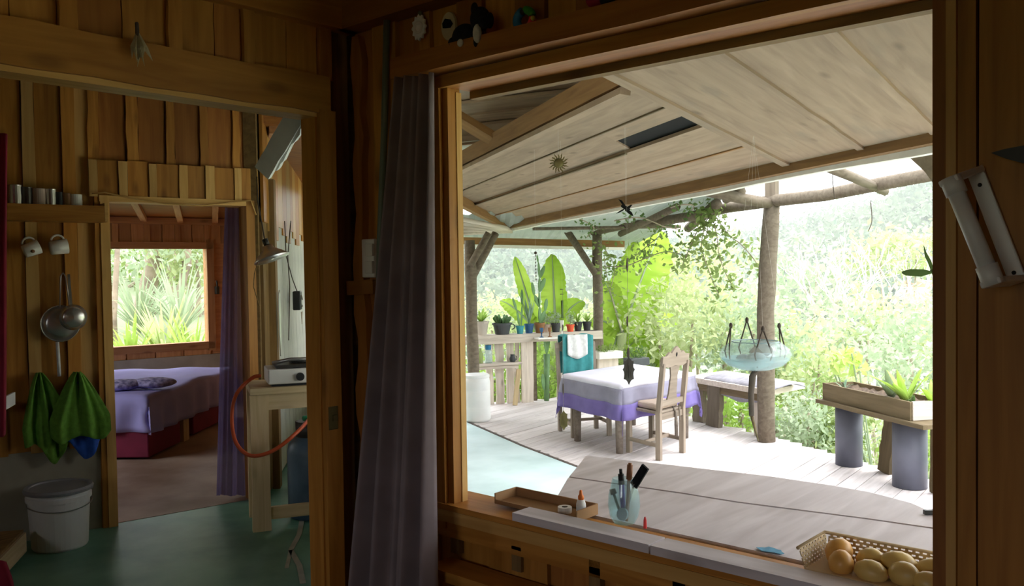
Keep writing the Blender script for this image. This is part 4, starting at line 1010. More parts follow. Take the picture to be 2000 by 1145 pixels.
hs = [c + Vector((0, 0, 0.60)) - ay * .03, TT(0.19, -0.10, 0.56), TT(0.06, -0.14, 0.48), TT(-0.06, -0.13, 0.46), TT(-0.135, -0.08, 0.53), TT(-0.15, 0.0, 0.66), TT(-0.12, 0.06, 0.78), TT(-0.03, 0.12, 0.86), TT(0.03, 0.14, 0.87)]
fine = []
for k in range(len(hs) - 1):
    p0, p1, p2, p3_ = hs[max(k - 1, 0)], hs[k], hs[k + 1], hs[min(k + 2, len(hs) - 1)]
    for q in np.linspace(0, 1, 6)[:-1]:
        fine.append(0.5 * ((2 * p1) + (-p0 + p2) * q + (2 * p0 - 5 * p1 + 4 * p2 - p3_) * q * q + (-p0 + 3 * p1 - 3 * p2 + p3_) * q ** 3))
tag(MB().tube(fine, 0.011, 8).build('gas_hose', 'orange_hose', smooth=True), 'orange gas hose looping from the blue cylinder to the stove', 'hose')
# enamel lamp shade
lp = thing('hanging_lamp', 'tilted metal lamp shade hanging by the stove', 'lamp', (3.026, 4.658, 1.555))
c = V3((3.028, 4.655, 1.555)); Rl = Matrix.Rotation(math.radians(-14), 3, Vector((0.65, 0.75, 0)).normalized()) @ Matrix.Rotation(math.radians(-8), 3, 'X')
MB().lathe([(0.108, 0.0), (0.106, 0.006), (0.075, 0.035), (0.038, 0.062), (0.03, 0.085), (0.0, 0.088)], c, 28, mat=Rl).build('shade', 'steel', lp, smooth=True, solid=0.003)
MB().lathe([(0.018, 0.085), (0.018, 0.13), (0.0, 0.135)], c, 14, mat=Rl).build('socket', 'iron', lp, smooth=True)
MB().ball(c + Rl @ Vector((0, 0, 0.02)), 0.025, 14, 10).build('bulb', 'ceramic', lp, smooth=True)
MB().tube([c + Rl @ Vector((0, 0, 0.13)), (3.023, 4.746, 1.766), (3.009, 4.768, 1.919), (3.011, 4.772, 2.068)], 0.004, 6).build('cord', 'rope', lp, smooth=True)
MB().tube([c + Rl @ Vector((-0.1, 0, 0)), (2.926, 4.690, 1.466), (2.920, 4.694, 1.388), (2.969, 4.709, 1.261)], 0.003, 6).build('pull_cord', 'pine_dark', lp, smooth=True)
# knife shaped steel on post
tag(MB().slab([WD(0.27, z_, 0.08) + DD * x_ for x_, z_ in ((-0.035, 1.33), (0.0, 1.35), (0.012, 1.15), (0.012, 0.98), (-0.01, 0.90), (-0.045, 1.05), (-0.05, 1.2))], DN * 0.006).build('steel_blade', 'steel'), 'long curved steel blade hanging on the dark post near the stove', 'blade')
# black meter box with cables on the white boards
mb_ = thing('meter_box', 'small black box with loose cables on the white boards above the stove', 'box', (4.227, 6.147, 1.157))
c = V3((4.045, 5.873, 1.244))
MB().box(c, (0.13, 0.06, 0.15), 49).build('case', 'dark', mb_, bevel=0.008)
MB().tube([c + DN * 0.035 + DD * (0.05 * math.cos(a)) + Vector((0, 0, 0.05 * math.sin(a) - .01)) for a in np.linspace(0.3, 5.6, 18)], 0.004, 5).build('cable_loop', 'steel', mb_, smooth=True)
MB().tube([c + Vector((0, 0, 0.07)), (3.944, 5.787, 1.417), (3.717, 5.527, 1.592), (3.688, 5.493, 1.846)], 0.004, 5).build('cable', 'rope', mb_, smooth=True)
MB().tube([(3.933, 5.774, 1.867), (3.777, 5.595, 1.593), (3.831, 5.658, 1.361), (3.744, 5.557, 0.962)], 0.004, 5).build('cable', 'rope', mb_, smooth=True)
MB().slab([c + Vector((0, 0, -0.09)) + DN * .03 + DD * x_ + Vector((0, 0, z_)) for x_, z_ in ((-0.05, 0), (0.06, 0), (0.0, -0.10))], DN * 0.004).build('card_tag', 'pot_tan', mb_)
# diagonal white board
db = thing('diagonal_board', 'white painted board slanting up above the stove alcove', 'board', (2.824, 4.379, 2.053))
plank('plank', (2.839, 4.438, 2.056), (2.804, 4.037, 2.332), 0.105, 0.03, (-0.66, -0.74, 0.1), 'white_board', db, 0.003, 6)
plank('worn_edge', (2.881, 4.361, 2.071), (2.831, 4.020, 2.289), 0.03, 0.03, (-0.66, -0.74, 0.1), 'white_board', db, 0.009, 12)

# ================================================================== BEDROOM THINGS
K = Vector((3.20, 6.70, 0)); bx_, by_ = dirv(40), dirv(130)
def BD(u, v, z): return K + bx_ * u + by_ * v + Vector((0, 0, z))
bed = thing('bed', 'bed under a lavender bedspread below the bedroom window', 'bed', BD(1, .75, 0))
MB().hexa([BD(0.0, 0.0, 0.02), BD(0.62, 0.0, 0.02), BD(0.62, 1.2, 0.02), BD(0.0, 1.2, 0.02), BD(0.0, 0.0, 0.36), BD(0.62, 0.0, 0.36), BD(0.62, 1.2, 0.36), BD(0.0, 1.2, 0.36)]).build('storage_box', 'maroon', bed, bevel=0.01)
MB().hexa([BD(0.95, 0.02, 0.02), BD(1.65, 0.02, 0.02), BD(1.65, 1.2, 0.02), BD(0.95, 1.2, 0.02), BD(0.95, 0.02, 0.36), BD(1.65, 0.02, 0.36), BD(1.65, 1.2, 0.36), BD(0.95, 1.2, 0.36)]).build('storage_box', 'maroon', bed, bevel=0.01)
plank('leg', BD(0.78, 0.06, 0), BD(0.78, 0.06, 0.38), 0.12, 0.09, -by_, 'raw_wood', bed)
plank('leg', BD(1.95, 0.06, 0), BD(1.95, 0.06, 0.38), 0.12, 0.09, -by_, 'raw_wood', bed)
MB().hexa([BD(0, 0, .36), BD(2.0, 0, .36), BD(2.0, 1.45, .36), BD(0, 1.45, .36), BD(0, 0, .49), BD(2.0, 0, .49), BD(2.0, 1.45, .49), BD(0, 1.45, .49)]).build('mattress', 'sheet', bed, bevel=0.03)
# bedspread with hanging sides
R = []
rr = random.Random(2)
NU, NV = 60, 46
for j in range(NV + 1):
    row = []
    for i in range(NU + 1):
        u = -0.28 + 2.56 * i / NU; v = -0.30 + 2.05 * j / NV
        z = 0.505 + 0.008 * math.sin(u * 7 + v * 3) + 0.006 * math.sin(v * 11 - u * 5)
        uu, vv = u, v
        over = 0.0
        if u < 0: over = max(over, -u); uu = -0.015
        if u > 2.0: over = max(over, u - 2.0); uu = 2.015
        if v < 0: over = max(over, -v); vv = -0.015
        if v > 1.45: over = max(over, v - 1.45); vv = 1.46
        if over > 0:
            z = 0.50 - over * 0.98
            wv = 0.02 * math.sin((u if v < 0 else v) * 22 + 1.5 * math.sin(u * 4)) * min(1, over / 0.15)
            if v < 0: vv += wv - 0.02 * over
            if u < 0: uu += wv - 0.02 * over
        row.append(BD(uu, vv, z))
    R.append(row)
sp_ = MB().grid(R).build('bedspread', 'sheet', bed, smooth=True, solid=0.006)
for nm_, u, v, az in (('left pillow', (3.206, 7.175, 0.560), 0, -22), ('right pillow', (3.424, 7.087, 0.560), 0, -34)):
    pm = MB(); Rm = Matrix.Rotation(math.radians(az), 3, 'Z')
    pm.ball(u, (0.20, 0.15, 0.045), 24, 12, mat=Rm)
    t = pm.build('pillow', 'sheet2', smooth=True)
    tag(t, 'patterned lavender pillow cut off by the left jamb of the bedroom doorway' if nm_[0] == 'l' else 'patterned lavender pillow lying in full view on the bed', 'pillow', 'pillows on the bed')
curtain('bedroom_curtain', 'sheer purple curtain hanging at the right of the bedroom doorway', 'curtain', ((2.994, 5.135, 1.898), (3.128, 5.110, 1.896)), ((2.890, 5.154, 0.037), (3.120, 5.111, -0.003)), 'purple_voile', 3.0, 0.018, CN, rows=20, cols=60, thick=0, seed=3, wob=0.004)
cd2 = thing('wall_hook', 'small dark hook on the board right of the bedroom window', 'hook', (5.116, 8.970, 1.212))
MB().box((5.117, 8.970, 1.275), (0.04, 0.04, 0.09)).build('hook_plate', 'iron', cd2, bevel=0.005)
MB().tube([(5.108, 8.951, 1.316), (5.087, 8.914, 1.345), (5.083, 8.915, 1.385)], 0.01, 6).build('hook_arm', 'iron', cd2)

# ================================================================== COUNTER OUTSIDE THE WINDOW
CZ = 0.782
ct = thing('window_counter', 'broad weathered wooden counter fixed outside the big window', 'counter', (2.3, 1.2, DZ))
far = [(2.568, 1.923), (2.625, 1.60), (2.683, 1.265), (2.690, 1.05), (2.679, 0.934), (2.631, 0.801), (2.556, 0.711), (2.43, 0.62), (2.25, 0.56), (1.975, 0.53)]
sm = [(2.275, 1.775), (2.325, 1.381), (2.338, 1.196), (2.402, 0.848), (2.43, 0.62)]
b = MB().slab([(2.275, 1.775, CZ - .04)] + [(x_, y_, CZ - .04) for x_, y_ in far[:8]][0:8] + [(x_, y_, CZ - .04) for x_, y_ in sm[::-1][1:-1]], (0, 0, 0.04)); b.build('counter_board', 'grey_table', ct)
b = MB().slab([(1.965, 1.60, CZ - .043)] + [(x_ - 0.006, y_, CZ - .043) for x_, y_ in sm] + [(2.25, 0.56, CZ - .043), (1.965, 0.53, CZ - .043)], (0, 0, 0.041)); b.build('counter_board', 'grey_table', ct)
for x_, y_ in ((2.5, 1.7), (2.5, 0.85), (2.05, 1.5), (2.05, 0.7)):
    plank('leg', (x_, y_, DZ), (x_, y_, CZ - .04), 0.08, 0.08, (-1, 0, 0), 'rail_wood', ct)
tag(MB().slab([(1.985 + 0.018 * math.cos(a) * (1 + .3 * math.sin(5 * a)), 0.93 + 0.032 * math.sin(a) * (1 + .25 * math.cos(3 * a)), CZ + .0003) for a in np.linspace(0, 2 * PI, 15)[:-1]], (0, 0, 0.001)).build('paint_smear', 'blue_paint', ct), None)
tag(MB().bar((2.526, 0.736, 0.790), (2.565, 0.694, 0.790), 0.012, 0.012).build('black_rod', 'dark', org=(2.570, 0.722, 0.784)), 'short black rod lying on the counter by the right window jamb', 'rod')

# cardboard box with glue
bx0, bx1, by0, by1, bh = 1.872, 1.968, 1.437, 1.740, 0.030
cbx = thing('cardboard_tray', 'open cardboard tray on the window sill holding the glue bottle', 'box', (1.93, 1.6, CZ + .01))
zb = CZ + 0.002
MB().box(((bx0 + bx1) / 2, (by0 + by1) / 2, zb + .002), (bx1 - bx0, by1 - by0, 0.004)).build('base', 'cardboard', cbx)
MB().box((bx1, (by0 + by1) / 2, zb + bh / 2), (0.004, by1 - by0, bh)).build('back_side', 'cardboard', cbx)
MB().box((bx0, (by0 + by1) / 2, zb + bh * .2), (0.004, by1 - by0, bh * .4)).build('front_side', 'cardboard', cbx)
for y_ in (by0, by1): MB().box(((bx0 + bx1) / 2, y_, zb + bh / 2), (bx1 - bx0, 0.004, bh)).build('end_side', 'cardboard', cbx)
gl = thing('glue_bottle', 'white glue bottle with an orange cap in the cardboard tray', 'bottle', (1.925, 1.462, zb + .004))
c = V3((1.925, 1.462, zb + .004)); R_ = 0.0135
MB().lathe([(0, 0), (R_, 0), (R_, 0.03), (R_ * .8, 0.04), (R_ * .5, 0.044), (0, 0.044)], c, 18).build('bottle_body', 'white_paint', gl, smooth=True)
MB().lathe([(R_ * .62, 0.043), (R_ * .62, 0.053), (R_ * .4, 0.056), (R_ * .28, 0.068), (0, 0.070)], c, 14).build('cap', 'orange', gl, smooth=True)
MB().lathe([(R_ * 1.02, 0.008), (R_ * 1.02, 0.026)], c, 18).build('paper_label', 'lace', gl, smooth=True)
tg = thing('tape_roll', 'small white tape roll beside the glue bottle', 'tape', (1.915, 1.512, zb + .004))
c = V3((1.915, 1.512, zb + .004))
MB().lathe([(0.008, 0), (0.020, 0), (0.020, 0.016), (0.008, 0.016), (0.008, 0)], c, 22).build('roll', 'white_paint', tg, smooth=False)
MB().lathe([(0.0075, 0), (0.0085, 0), (0.0085, 0.0165), (0.0075, 0.0165)], c, 18).build('core', 'dark', tg)
# glass jar with pens
jr = thing('glass_jar', 'pale blue glass jar holding pens on the window sill', 'jar', (1.918, 1.315, CZ + .012))
c = V3((1.918, 1.313, CZ + .013))
prof = [(0.0, 0.0), (0.028, 0.0), (0.038, 0.018), (0.043, 0.045), (0.041, 0.075), (0.033, 0.108), (0.031, 0.118)]
MB().lathe(prof + [(r - 0.0025, z + 0.001) for r, z in prof[::-1][:-1]] + [(0, 0.004)], c, 32).build('glass_wall', 'glass_blue', jr, smooth=True)
def stick(name, label, cat, base, tip, r, mat, parts=()):
    t = thing(name, label, cat, base, 'pens and tools in the glass jar')
    MB().tube([base, lerp(base, tip, 0.5), tip], [r * .8, r, r], 8).build('shaft', mat, t, smooth=True)
    for nm, a0, a1, rr_, mm in parts:
        MB().tube([lerp(base, tip, a0), lerp(base, tip, a1)], rr_, 8).build(nm, mm, t, smooth=True)
stick('marker', 'violet marker with a black top standing in the glass jar', 'marker', c + Vector((0.004, 0.004, 0.008)), V3((1.918, 1.320, 0.898)), 0.007, 'violet', (('cap', 0.99, 1.28, 0.0085, 'dark'), ('tip', 1.27, 1.42, 0.0045, 'dark')))
stick('brown_stick', 'brown wooden stick standing in the glass jar', 'stick', c + Vector((-0.006, -0.012, 0.008)), V3((1.918, 1.292, 0.958)), 0.005, 'pencil', (('grip', 0.72, 0.97, 0.008, 'pencil'),))
br = thing('flat_brush', 'flat dark brush leaning to the right in the glass jar', 'brush', c, 'pens and tools in the glass jar')
MB().tube([c + Vector((0.004, 0.010, 0.008)), V3((1.918, 1.278, 0.904))], 0.004, 8).build('handle', 'steel', br)
MB().bar(V3((1.918, 1.281, 0.899)), V3((1.918, 1.244, 0.955)), 0.022, 0.007, (-1, 0, 0)).build('bristles', 'fur_black', br)
stick('green_pen', 'short pen with a dark green cap leaning left in the glass jar', 'pen', c + Vector((0.0, 0.006, 0.008)), V3((1.918, 1.349, 0.876)), 0.004, 'pipe_green', (('cap', 0.86, 1.05, 0.0085, 'leg_wood'),))
MB().lathe([(0, 0), (0.0165, 0), (0.0165, 0.008), (0, 0.008)], c + Vector((-0.012, -0.006, 0.026)), 20, mat=Matrix.Rotation(-1.3, 3, 'Y')).build('round_lid', 'stone', jr)
tag(MB().lathe([(0, 0), (0.005, 0), (0.004, 0.022), (0.002, 0.03), (0, 0.03)], V3((1.93, 1.255, CZ + .006)), 10).build('red_cap', 'toy_red'), 'small red cap beside the glass jar', 'cap')
# basket with fruit
zb = CZ + 0.013
bk0, bk1, bky0, bky1, rim = 1.868, 1.995, 0.40, 0.795, 0.845
bt = thing('fruit_basket', 'tan plastic basket of yellow fruit on the window sill', 'basket', ((bk0 + bk1) / 2, 0.6, zb))
def lattice(p00, p01, p10, p11, nu, nv, name):
    """perforated plastic side: rows of short slots"""
    m = MB(); p00, p01, p10, p11 = V3(p00), V3(p01), V3(p10), V3(p11)
    def P(u, v): return p00.lerp(p01, u).lerp(p10.lerp(p11, u), v)
    nrm = (p01 - p00).cross(p10 - p00).normalized() * 0.0025
    for j in range(nv + 1):
        v0, v1 = j / nv - 0.29 / nv, j / nv + 0.29 / nv
        v0, v1 = max(v0, 0), min(v1, 1)
        m.slab([P(0, v0), P(1, v0), P(1, v1), P(0, v1)], nrm)
    for j in range(nv):
        for i in range(nu + 1):
            u0, u1 = (i + .5 * (j % 2)) / nu - 0.22 / nu, (i + .5 * (j % 2)) / nu + 0.22 / nu
            u0, u1 = max(u0, 0), min(u1, 1)
            if u1 > u0: m.slab([P(u0, j / nv), P(u1, j / nv), P(u1, (j + 1) / nv), P(u0, (j + 1) / nv)], nrm)
    return m.build(name, 'tan_basket', bt)
lattice((bk1, bky1, zb), (bk1, bky0, zb), (bk1 + .012, bky1, rim), (bk1 + .012, bky0, rim), 26, 6, 'perforated_side')
lattice((bk0, bky1, zb), (bk1, bky1, zb), (bk0 - .01, bky1 + .01, rim), (bk1 + .012, bky1 + .01, rim), 9, 6, 'perforated_end')
lattice((bk0, bky0, zb), (bk1, bky0, zb), (bk0 - .01, bky0 - .01, rim), (bk1 + .012, bky0 - .01, rim), 9, 6, 'perforated_end')
MB().box(((bk0 + bk1) / 2, (bky0 + bky1) / 2, zb + .002), (bk1 - bk0, bky1 - bky0, 0.004)).build('base', 'tan_basket', bt)
MB().tube([(bk0 - .01, bky1 + .012, rim), (bk1 + .014, bky1 + .012, rim), (bk1 + .014, bky0 - .012, rim)], 0.004, 8).build('rim', 'tan_basket', bt, smooth=True)
fruits = [(1.955, 0.752, 0.822, 0.033, 0.030, 'fruit_orange', 'round orange fruit at the left back of the tan basket'), (1.905, 0.728, 0.815, 0.030, 0.027, 'fruit_orange', 'orange fruit at the left front of the tan basket'),
          (1.955, 0.682, 0.820, 0.026, 0.036, 'fruit', 'yellow fruit with a pointed tip beside the round orange fruit'), (1.900, 0.662, 0.812, 0.026, 0.036, 'fruit', 'small yellow fruit at the front of the tan basket'),
          (1.955, 0.620, 0.822, 0.029, 0.040, 'fruit', 'large yellow fruit in the middle of the tan basket'), (1.912, 0.598, 0.818, 0.027, 0.037, 'fruit', 'yellow fruit in front of the large yellow one'),
          (1.958, 0.552, 0.820, 0.030, 0.040, 'fruit', 'yellow fruit under the right end of the basket'), (1.905, 0.545, 0.812, 0.025, 0.033, 'fruit', 'pale fruit at the lower right corner of the basket')]
for k, (x_, y_, z_, r, l, m_, lab) in enumerate(fruits):
    t = thing('fruit', lab, 'fruit', (x_, y_, z_ - r), 'fruit in the tan basket')
    R_ = Matrix.Rotation(0.5 * math.sin(k * 2.1), 3, 'Z') @ Matrix.Rotation(0.3 * math.cos(k * 1.7), 3, 'X')
    prof = [(0, -l), (r * .45, -l * .9), (r * .85, -l * .5), (r, -l * .05), (r * .93, l * .4), (r * .6, l * .8), (r * .2, l * .98), (0, l)]
    MB().lathe(prof, (x_, y_, z_), 20, mat=R_ @ Matrix.Rotation(PI / 2, 3, 'X')).build('flesh', m_, t, smooth=True)
    MB().tube([Vector((x_, y_, z_)) + R_ @ Vector((0, -l * .97, 0)), Vector((x_, y_, z_)) + R_ @ Vector((0.002, -l * 1.12, 0.003))], 0.003, 6).build('stem', 'pencil', t)

# ================================================================== TABLE AND CHAIRS ON THE DECK
TZ = 0.33
tN, tFL, tFR, tNR = Vector((6.95, 4.765, 0)), Vector((7.31, 5.764, 0)), Vector((8.545, 5.725, 0)), Vector((8.20, 4.70, 0))
tb = thing('veranda_table', 'low dark legged table under the lavender cloth on the deck', 'table', (7.75, 5.2, DZ))
def TB(u, v, z): return tN.lerp(tNR, u).lerp(tFL.lerp(tFR, u), v) + Vector((0, 0, z))
MB().slab([TB(0.01, 0.01, TZ - .05), TB(0.99, 0.01, TZ - .05), TB(0.99, .99, TZ - .05), TB(.01, .99, TZ - .05)], (0, 0, 0.04)).build('table_top', 'leg_wood', tb)
for u, v in ((0.06, 0.08), (0.06, 0.92), (0.94, 0.08), (0.94, 0.92)):
    p = TB(u, v, 0)
    if (u, v) == (0.06, 0.08): p = Vector((7.085, 4.895, 0))
    if (u, v) == (0.06, 0.92): p = Vector((7.315, 5.59, 0))
    MB().tube([p + Vector((0, 0, DZ)), p + Vector((0, 0, -.1)), p + Vector((0, 0, TZ - .05))], [0.036, 0.040, 0.055], 10).build('leg', 'leg_wood', tb, smooth=True)
tc_ = thing('tablecloth', 'lavender tablecloth with a violet border hanging over the deck table', 'tablecloth', (7.75, 5.2, TZ))
NU, NV = 64, 56; grid = []
OH = 0.35
def cloth_pt(i, j):
    lu = (tNR - tN).length; lv = (tFL - tN).length
    u = -OH + (lu + 2 * OH) * i / NU; v = -OH + (lv + 2 * OH) * j / NV
    ou = max(0, -u, u - lu); ov = max(0, -v, v - lv)
    cu, cv = min(max(u, 0), lu) / lu, min(max(v, 0), lv) / lv
    p = TB(cu, cv, TZ + 0.004)
    over = math.hypot(ou, ov) if (ou > 0 and ov > 0) else max(ou, ov)
    if over > 0:
        ph = 14 * (u if ov > ou else v)
        flare = 0.05 * over / OH + 0.022 * math.sin(ph + 1.2 * math.sin(ph * .37)) * min(1, over / .12)
        dr = Vector((0, 0, 0))
        if ou > 0: dr += (tN - tNR).normalized() * (1 if u < 0 else -1) * (0.75 if ov > 0 else 1)
        if ov > 0: dr += (tN - tFL).normalized() * (1 if v < 0 else -1) * (0.75 if ou > 0 else 1)
        p = p + dr * (0.012 + flare) - Vector((0, 0, over * 0.97))
    return p, over
pts = [[cloth_pt(i, j) for i in range(NU + 1)] for j in range(NV + 1)]
parts_ = {'cloth_centre': ('cloth_top', lambda o: o <= 0.035), 'faded_band': ('cloth_grey', lambda o: 0.035 < o <= 0.20), 'violet_border': ('cloth_border', lambda o: o > 0.20)}
for nm, (mt, test) in parts_.items():
    m = MB(); idx = {}
    for j in range(NV):
        for i in range(NU):
            q = [pts[j][i], pts[j][i + 1], pts[j + 1][i + 1], pts[j + 1][i]]
            if test(sum(a[1] for a in q) / 4):
                ids = []
                for (jj, ii) in ((j, i), (j, i + 1), (j + 1, i + 1), (j + 1, i)):
                    if (jj, ii) not in idx: idx[(jj, ii)] = len(m.v); m.v.append(tuple(pts[jj][ii][0]))
                    ids.append(idx[(jj, ii)])
                m.f.append(tuple(ids))
    m.build(nm, mt, tc_, smooth=True, solid=0.004)

def carved_chair(name, label, rl, rr_, depth, seat_mat='chair_wood', hb=1.05):
    """rl, rr_: feet of the two back posts (seen from behind); seat extends along depth vector"""
    rl, rr_ = V3(rl), V3(rr_); w = rr_ - rl; W = w.normalized(); Dv = V3(depth); F = Dv.normalized()
    mid = (rl + rr_) / 2; t = thing(name, label, 'chair', (mid.x, mid.y, DZ))
    Z = Vector((0, 0, 1)); sh_ = 0.44
    for s_, p in ((-1, rl), (1, rr_)):
        plank('back_post', p, p + Z * 0.46, 0.052, 0.040, W, 'chair_wood', t, 0.001, 3)
        plank('back_post', p + Z * 0.44, p + Z * (hb - 0.12) - F * 0.07, 0.048, 0.036, W, 'chair_wood', t, 0.001, 3)
        plank('leg', p + Dv - W * s_ * 0.01, p + Dv - W * s_ * 0.01 + Z * sh_, 0.045, 0.045, W, 'chair_wood', t, 0.001, 3)
        plank('stretcher', p + Z * 0.14, p + Dv + Z * 0.14, 0.022, 0.035, Z, 'chair_wood', t)
    plank('stretcher', rl + Dv * .45 + Z * 0.15, rr_ + Dv * .45 + Z * 0.15, 0.022, 0.03, Z, 'chair_wood', t)
    plank('seat_rail', rl + Z * (sh_ - .03), rr_ + Z * (sh_ - .03), 0.06, 0.03, F, 'chair_wood', t)
    plank('seat_rail', rl + Dv + Z * (sh_ - .03), rr_ + Dv + Z * (sh_ - .03), 0.06, 0.03, F, 'chair_wood', t)
    MB().slab([rl + Z * sh_ - W * .02, rr_ + Z * sh_ + W * .02, rr_ + Dv * 1.06 + Z * sh_ + W * .03, rl + Dv * 1.06 + Z * sh_ - W * .03], (0, 0, 0.025)).build('seat', seat_mat, t, bevel=0.006)
    # crest rail with a carved shoulder line
    def BP(u, z): return rl + w * u + Z * z - F * (0.07 * (z - 0.46) / (hb - .58))
    crest = [(-.05, hb - .14), (-.05, hb - .06), (.10, hb - .055), (.22, hb - .02), (.30, hb - .035), (.40, hb + .005), (.5, hb + .03), (.60, hb + .005), (.70, hb - .035), (.78, hb - .02), (.90, hb - .055), (1.05, hb - .06), (1.05, hb - .14), (.8, hb - .17), (.5, hb - .155), (.2, hb - .17)]
    cr_ = MB().slab([BP(u, z) - F * .014 for u, z in crest], F * 0.028).build('crest_rail', 'chair_wood', t)
    MB().slab([BP(0.5 + 0.03 * math.cos(a), hb - .05 + 0.022 * math.sin(a)) - F * .0165 for a in np.linspace(0, 2 * PI, 9)[:-1]], F * 0.033).build('hole_shade_disc', 'screen_black', cr_)  # solid black disc, a hole's shade given as colour
    MB().slab([BP(u, z) - F * .010 for u, z in ((.30, hb - .16), (.70, hb - .16), (.64, .80), (.66, .62), (.72, .55), (.28, .55), (.34, .62), (.36, .80))], F * 0.020).build('splat', 'chair_wood', t)
    plank('lower_rail', BP(0.0, .54), BP(1.0, .54), 0.05, 0.028, F, 'chair_wood', t)
    return t
ch1 = carved_chair('carved_chair', 'carved wooden chair with its back to us at the lavender table', (7.047, 4.42, DZ), (7.479, 4.42, DZ), (0.13, 0.43, 0))
cu = thing('seat_cushion', 'patterned cushion with hanging ties on the carved chair', 'cushion', (7.28, 4.62, 0.095))
MB().hexa([(7.06, 4.45, .097), (7.47, 4.45, .097), (7.55, 4.80, .097), (7.18, 4.80, .097), (7.07, 4.46, .155), (7.46, 4.46, .155), (7.54, 4.79, .155), (7.19, 4.79, .155)]).build('pad', 'pot_tan', cu, bevel=0.025)
MB().tube([(7.33, 4.44, .11), (7.31, 4.39, .06), (7.30, 4.38, -.06), (7.31, 4.385, -.17)], [0.008, 0.012, 0.018, 0.016], 8).build('tie', 'leg_wood', cu, smooth=True)
MB().tube([(7.45, 4.44, .12), (7.38, 4.385, .05), (7.36, 4.38, -.02)], 0.007, 6).build('tie', 'chair_wood', cu, smooth=True)
ch2 = carved_chair('draped_chair', 'wooden chair with a teal cloth over its back behind the lavender table', (8.02, 5.86, DZ), (7.66, 6.10, DZ), (-0.24, -0.36, 0))
dr = thing('teal_wrap', 'teal cloth with a white lace piece draped over the far chair', 'cloth', (7.84, 5.98, 0.3))
F_ = Vector((-0.24, -0.36, 0)).normalized(); rlp, rrp = Vector((8.02, 5.86, 0)), Vector((7.66, 6.10, 0))
R = []
for i in range(19):
    v = i / 18; row = []
    ang = v * 1.0
    for j in range(15):
        u = 0.08 + 0.84 * j / 14
        z_ = 0.70 if 8 <= i <= 10 else (0.70 - (8 - i) * 0.055 if i < 8 else 0.70 - (i - 10) * 0.055)
        off = -0.10 if i > 10 else (0.075 if i < 8 else 0.075 - 0.0875 * (i - 8))
        row.append(rlp.lerp(rrp, u) + F_ * (off - 0.06 + 0.012 * math.sin(j * 1.3 + i * .2)) + Vector((0, 0, z_ + 0.012 * math.sin(j * .7))))
    R.append(row)
MB().grid(R).build('wrap', 'teal_cloth', dr, smooth=True, solid=0.005)
R = []
for i in range(9):
    row = []
    for j in range(11):
        u = 0.25 + 0.55 * j / 10
        row.append(rlp.lerp(rrp, u) + F_ * (0.035 + 0.01 * math.sin(j * 1.3 + i * .2)) + Vector((0, 0, 0.715 - i * 0.028 - 0.05 * math.sin(j / 10 * PI) * i / 8)))
    R.append(row)
MB().grid(R).build('lace_piece', 'lace', dr, smooth=True, solid=0.006)

# ---- bench on the deck edge
bz = 0.16
be = thing('edge_bench', 'heavy plank bench with a grey seat cover at the deck edge behind the chair', 'bench', (9.05, 4.8, DZ))
MB().slab([(9.07, 5.30, bz - .06), (8.55, 4.02, bz - .06), (9.30, 3.95, bz - .06), (9.85, 5.20, bz - .06)], (0, 0, 0.06)).build('seat_slab', 'rail_wood', be)
plank('apron', (9.09, 5.24, bz - .10), (8.60, 4.05, bz - .10), 0.08, 0.03, (-0.92, 0.38, 0), 'planter_wood', be)
plank('leg', (9.10, 5.14, DZ), (9.13, 5.16, bz - .06), 0.20, 0.06, (-0.92, 0.38, 0), 'log', be, 0.012, 8)
plank('leg', (8.93, 4.86, DZ), (8.93, 4.84, bz - .06), 0.22, 0.06, (-0.92, 0.38, 0), 'log', be, 0.012, 8)
plank('leg', (8.72, 4.20, DZ), (8.72, 4.20, bz - .06), 0.14, 0.06, (-0.92, 0.38, 0), 'rail_wood', be, 0.012, 8)
R = []
for i in range(15):
    v = i / 14; row = []
    for j in range(25):
        u = j / 24
        a = Vector((9.02 - 0.0 * u, 5.02, 0)).lerp(Vector((8.58, 3.98, 0)), u); nb = Vector((0.92, -0.38, 0))
        if v < 0.22: p = a - nb * 0.018 + Vector((0, 0, bz - 0.16 * (1 - v / .22) * (0.55 + 0.6 * max(0, math.sin(u * 3.3 - .3)))))
        else: p = a + nb * ((v - .22) / .78 * 0.45) + Vector((0, 0, bz + 0.035 * math.sin((v - .22) / .78 * PI) + 0.008))
        row.append(p + Vector((0, 0, 0.006 * math.sin(u * 20 + v * 9))))
    R.append(row)
tag(MB().grid(R).build('seat_cover', 'grey_fabric', smooth=True, solid=0.014), 'grey quilted cover spread over the plank bench', 'cover')

# ---- white barrel
brl = thing('plastic_barrel', 'tall white plastic barrel at the left end of the deck', 'barrel', (7.458, 7.221, -0.370))
c = V3((7.567, 7.308, -0.370)); c.z = DZ; r = 0.165
MB().lathe([(0, 0.0), (r * .9, 0.0), (r, 0.03), (r, 0.17), (r * .985, 0.18), (r, 0.19), (r, 0.37), (r * .985, 0.38), (r, 0.39), (r, 0.47), (r * .93, 0.525), (r * .85, 0.535)], c, 36).build('drum', 'white_plastic', brl, smooth=True)
MB().lathe([(r * .93, 0.525), (r * .96, 0.535), (r * .96, 0.56), (r * .85, 0.57), (0, 0.57)], c, 32).build('lid', 'white_plastic', brl, smooth=False)

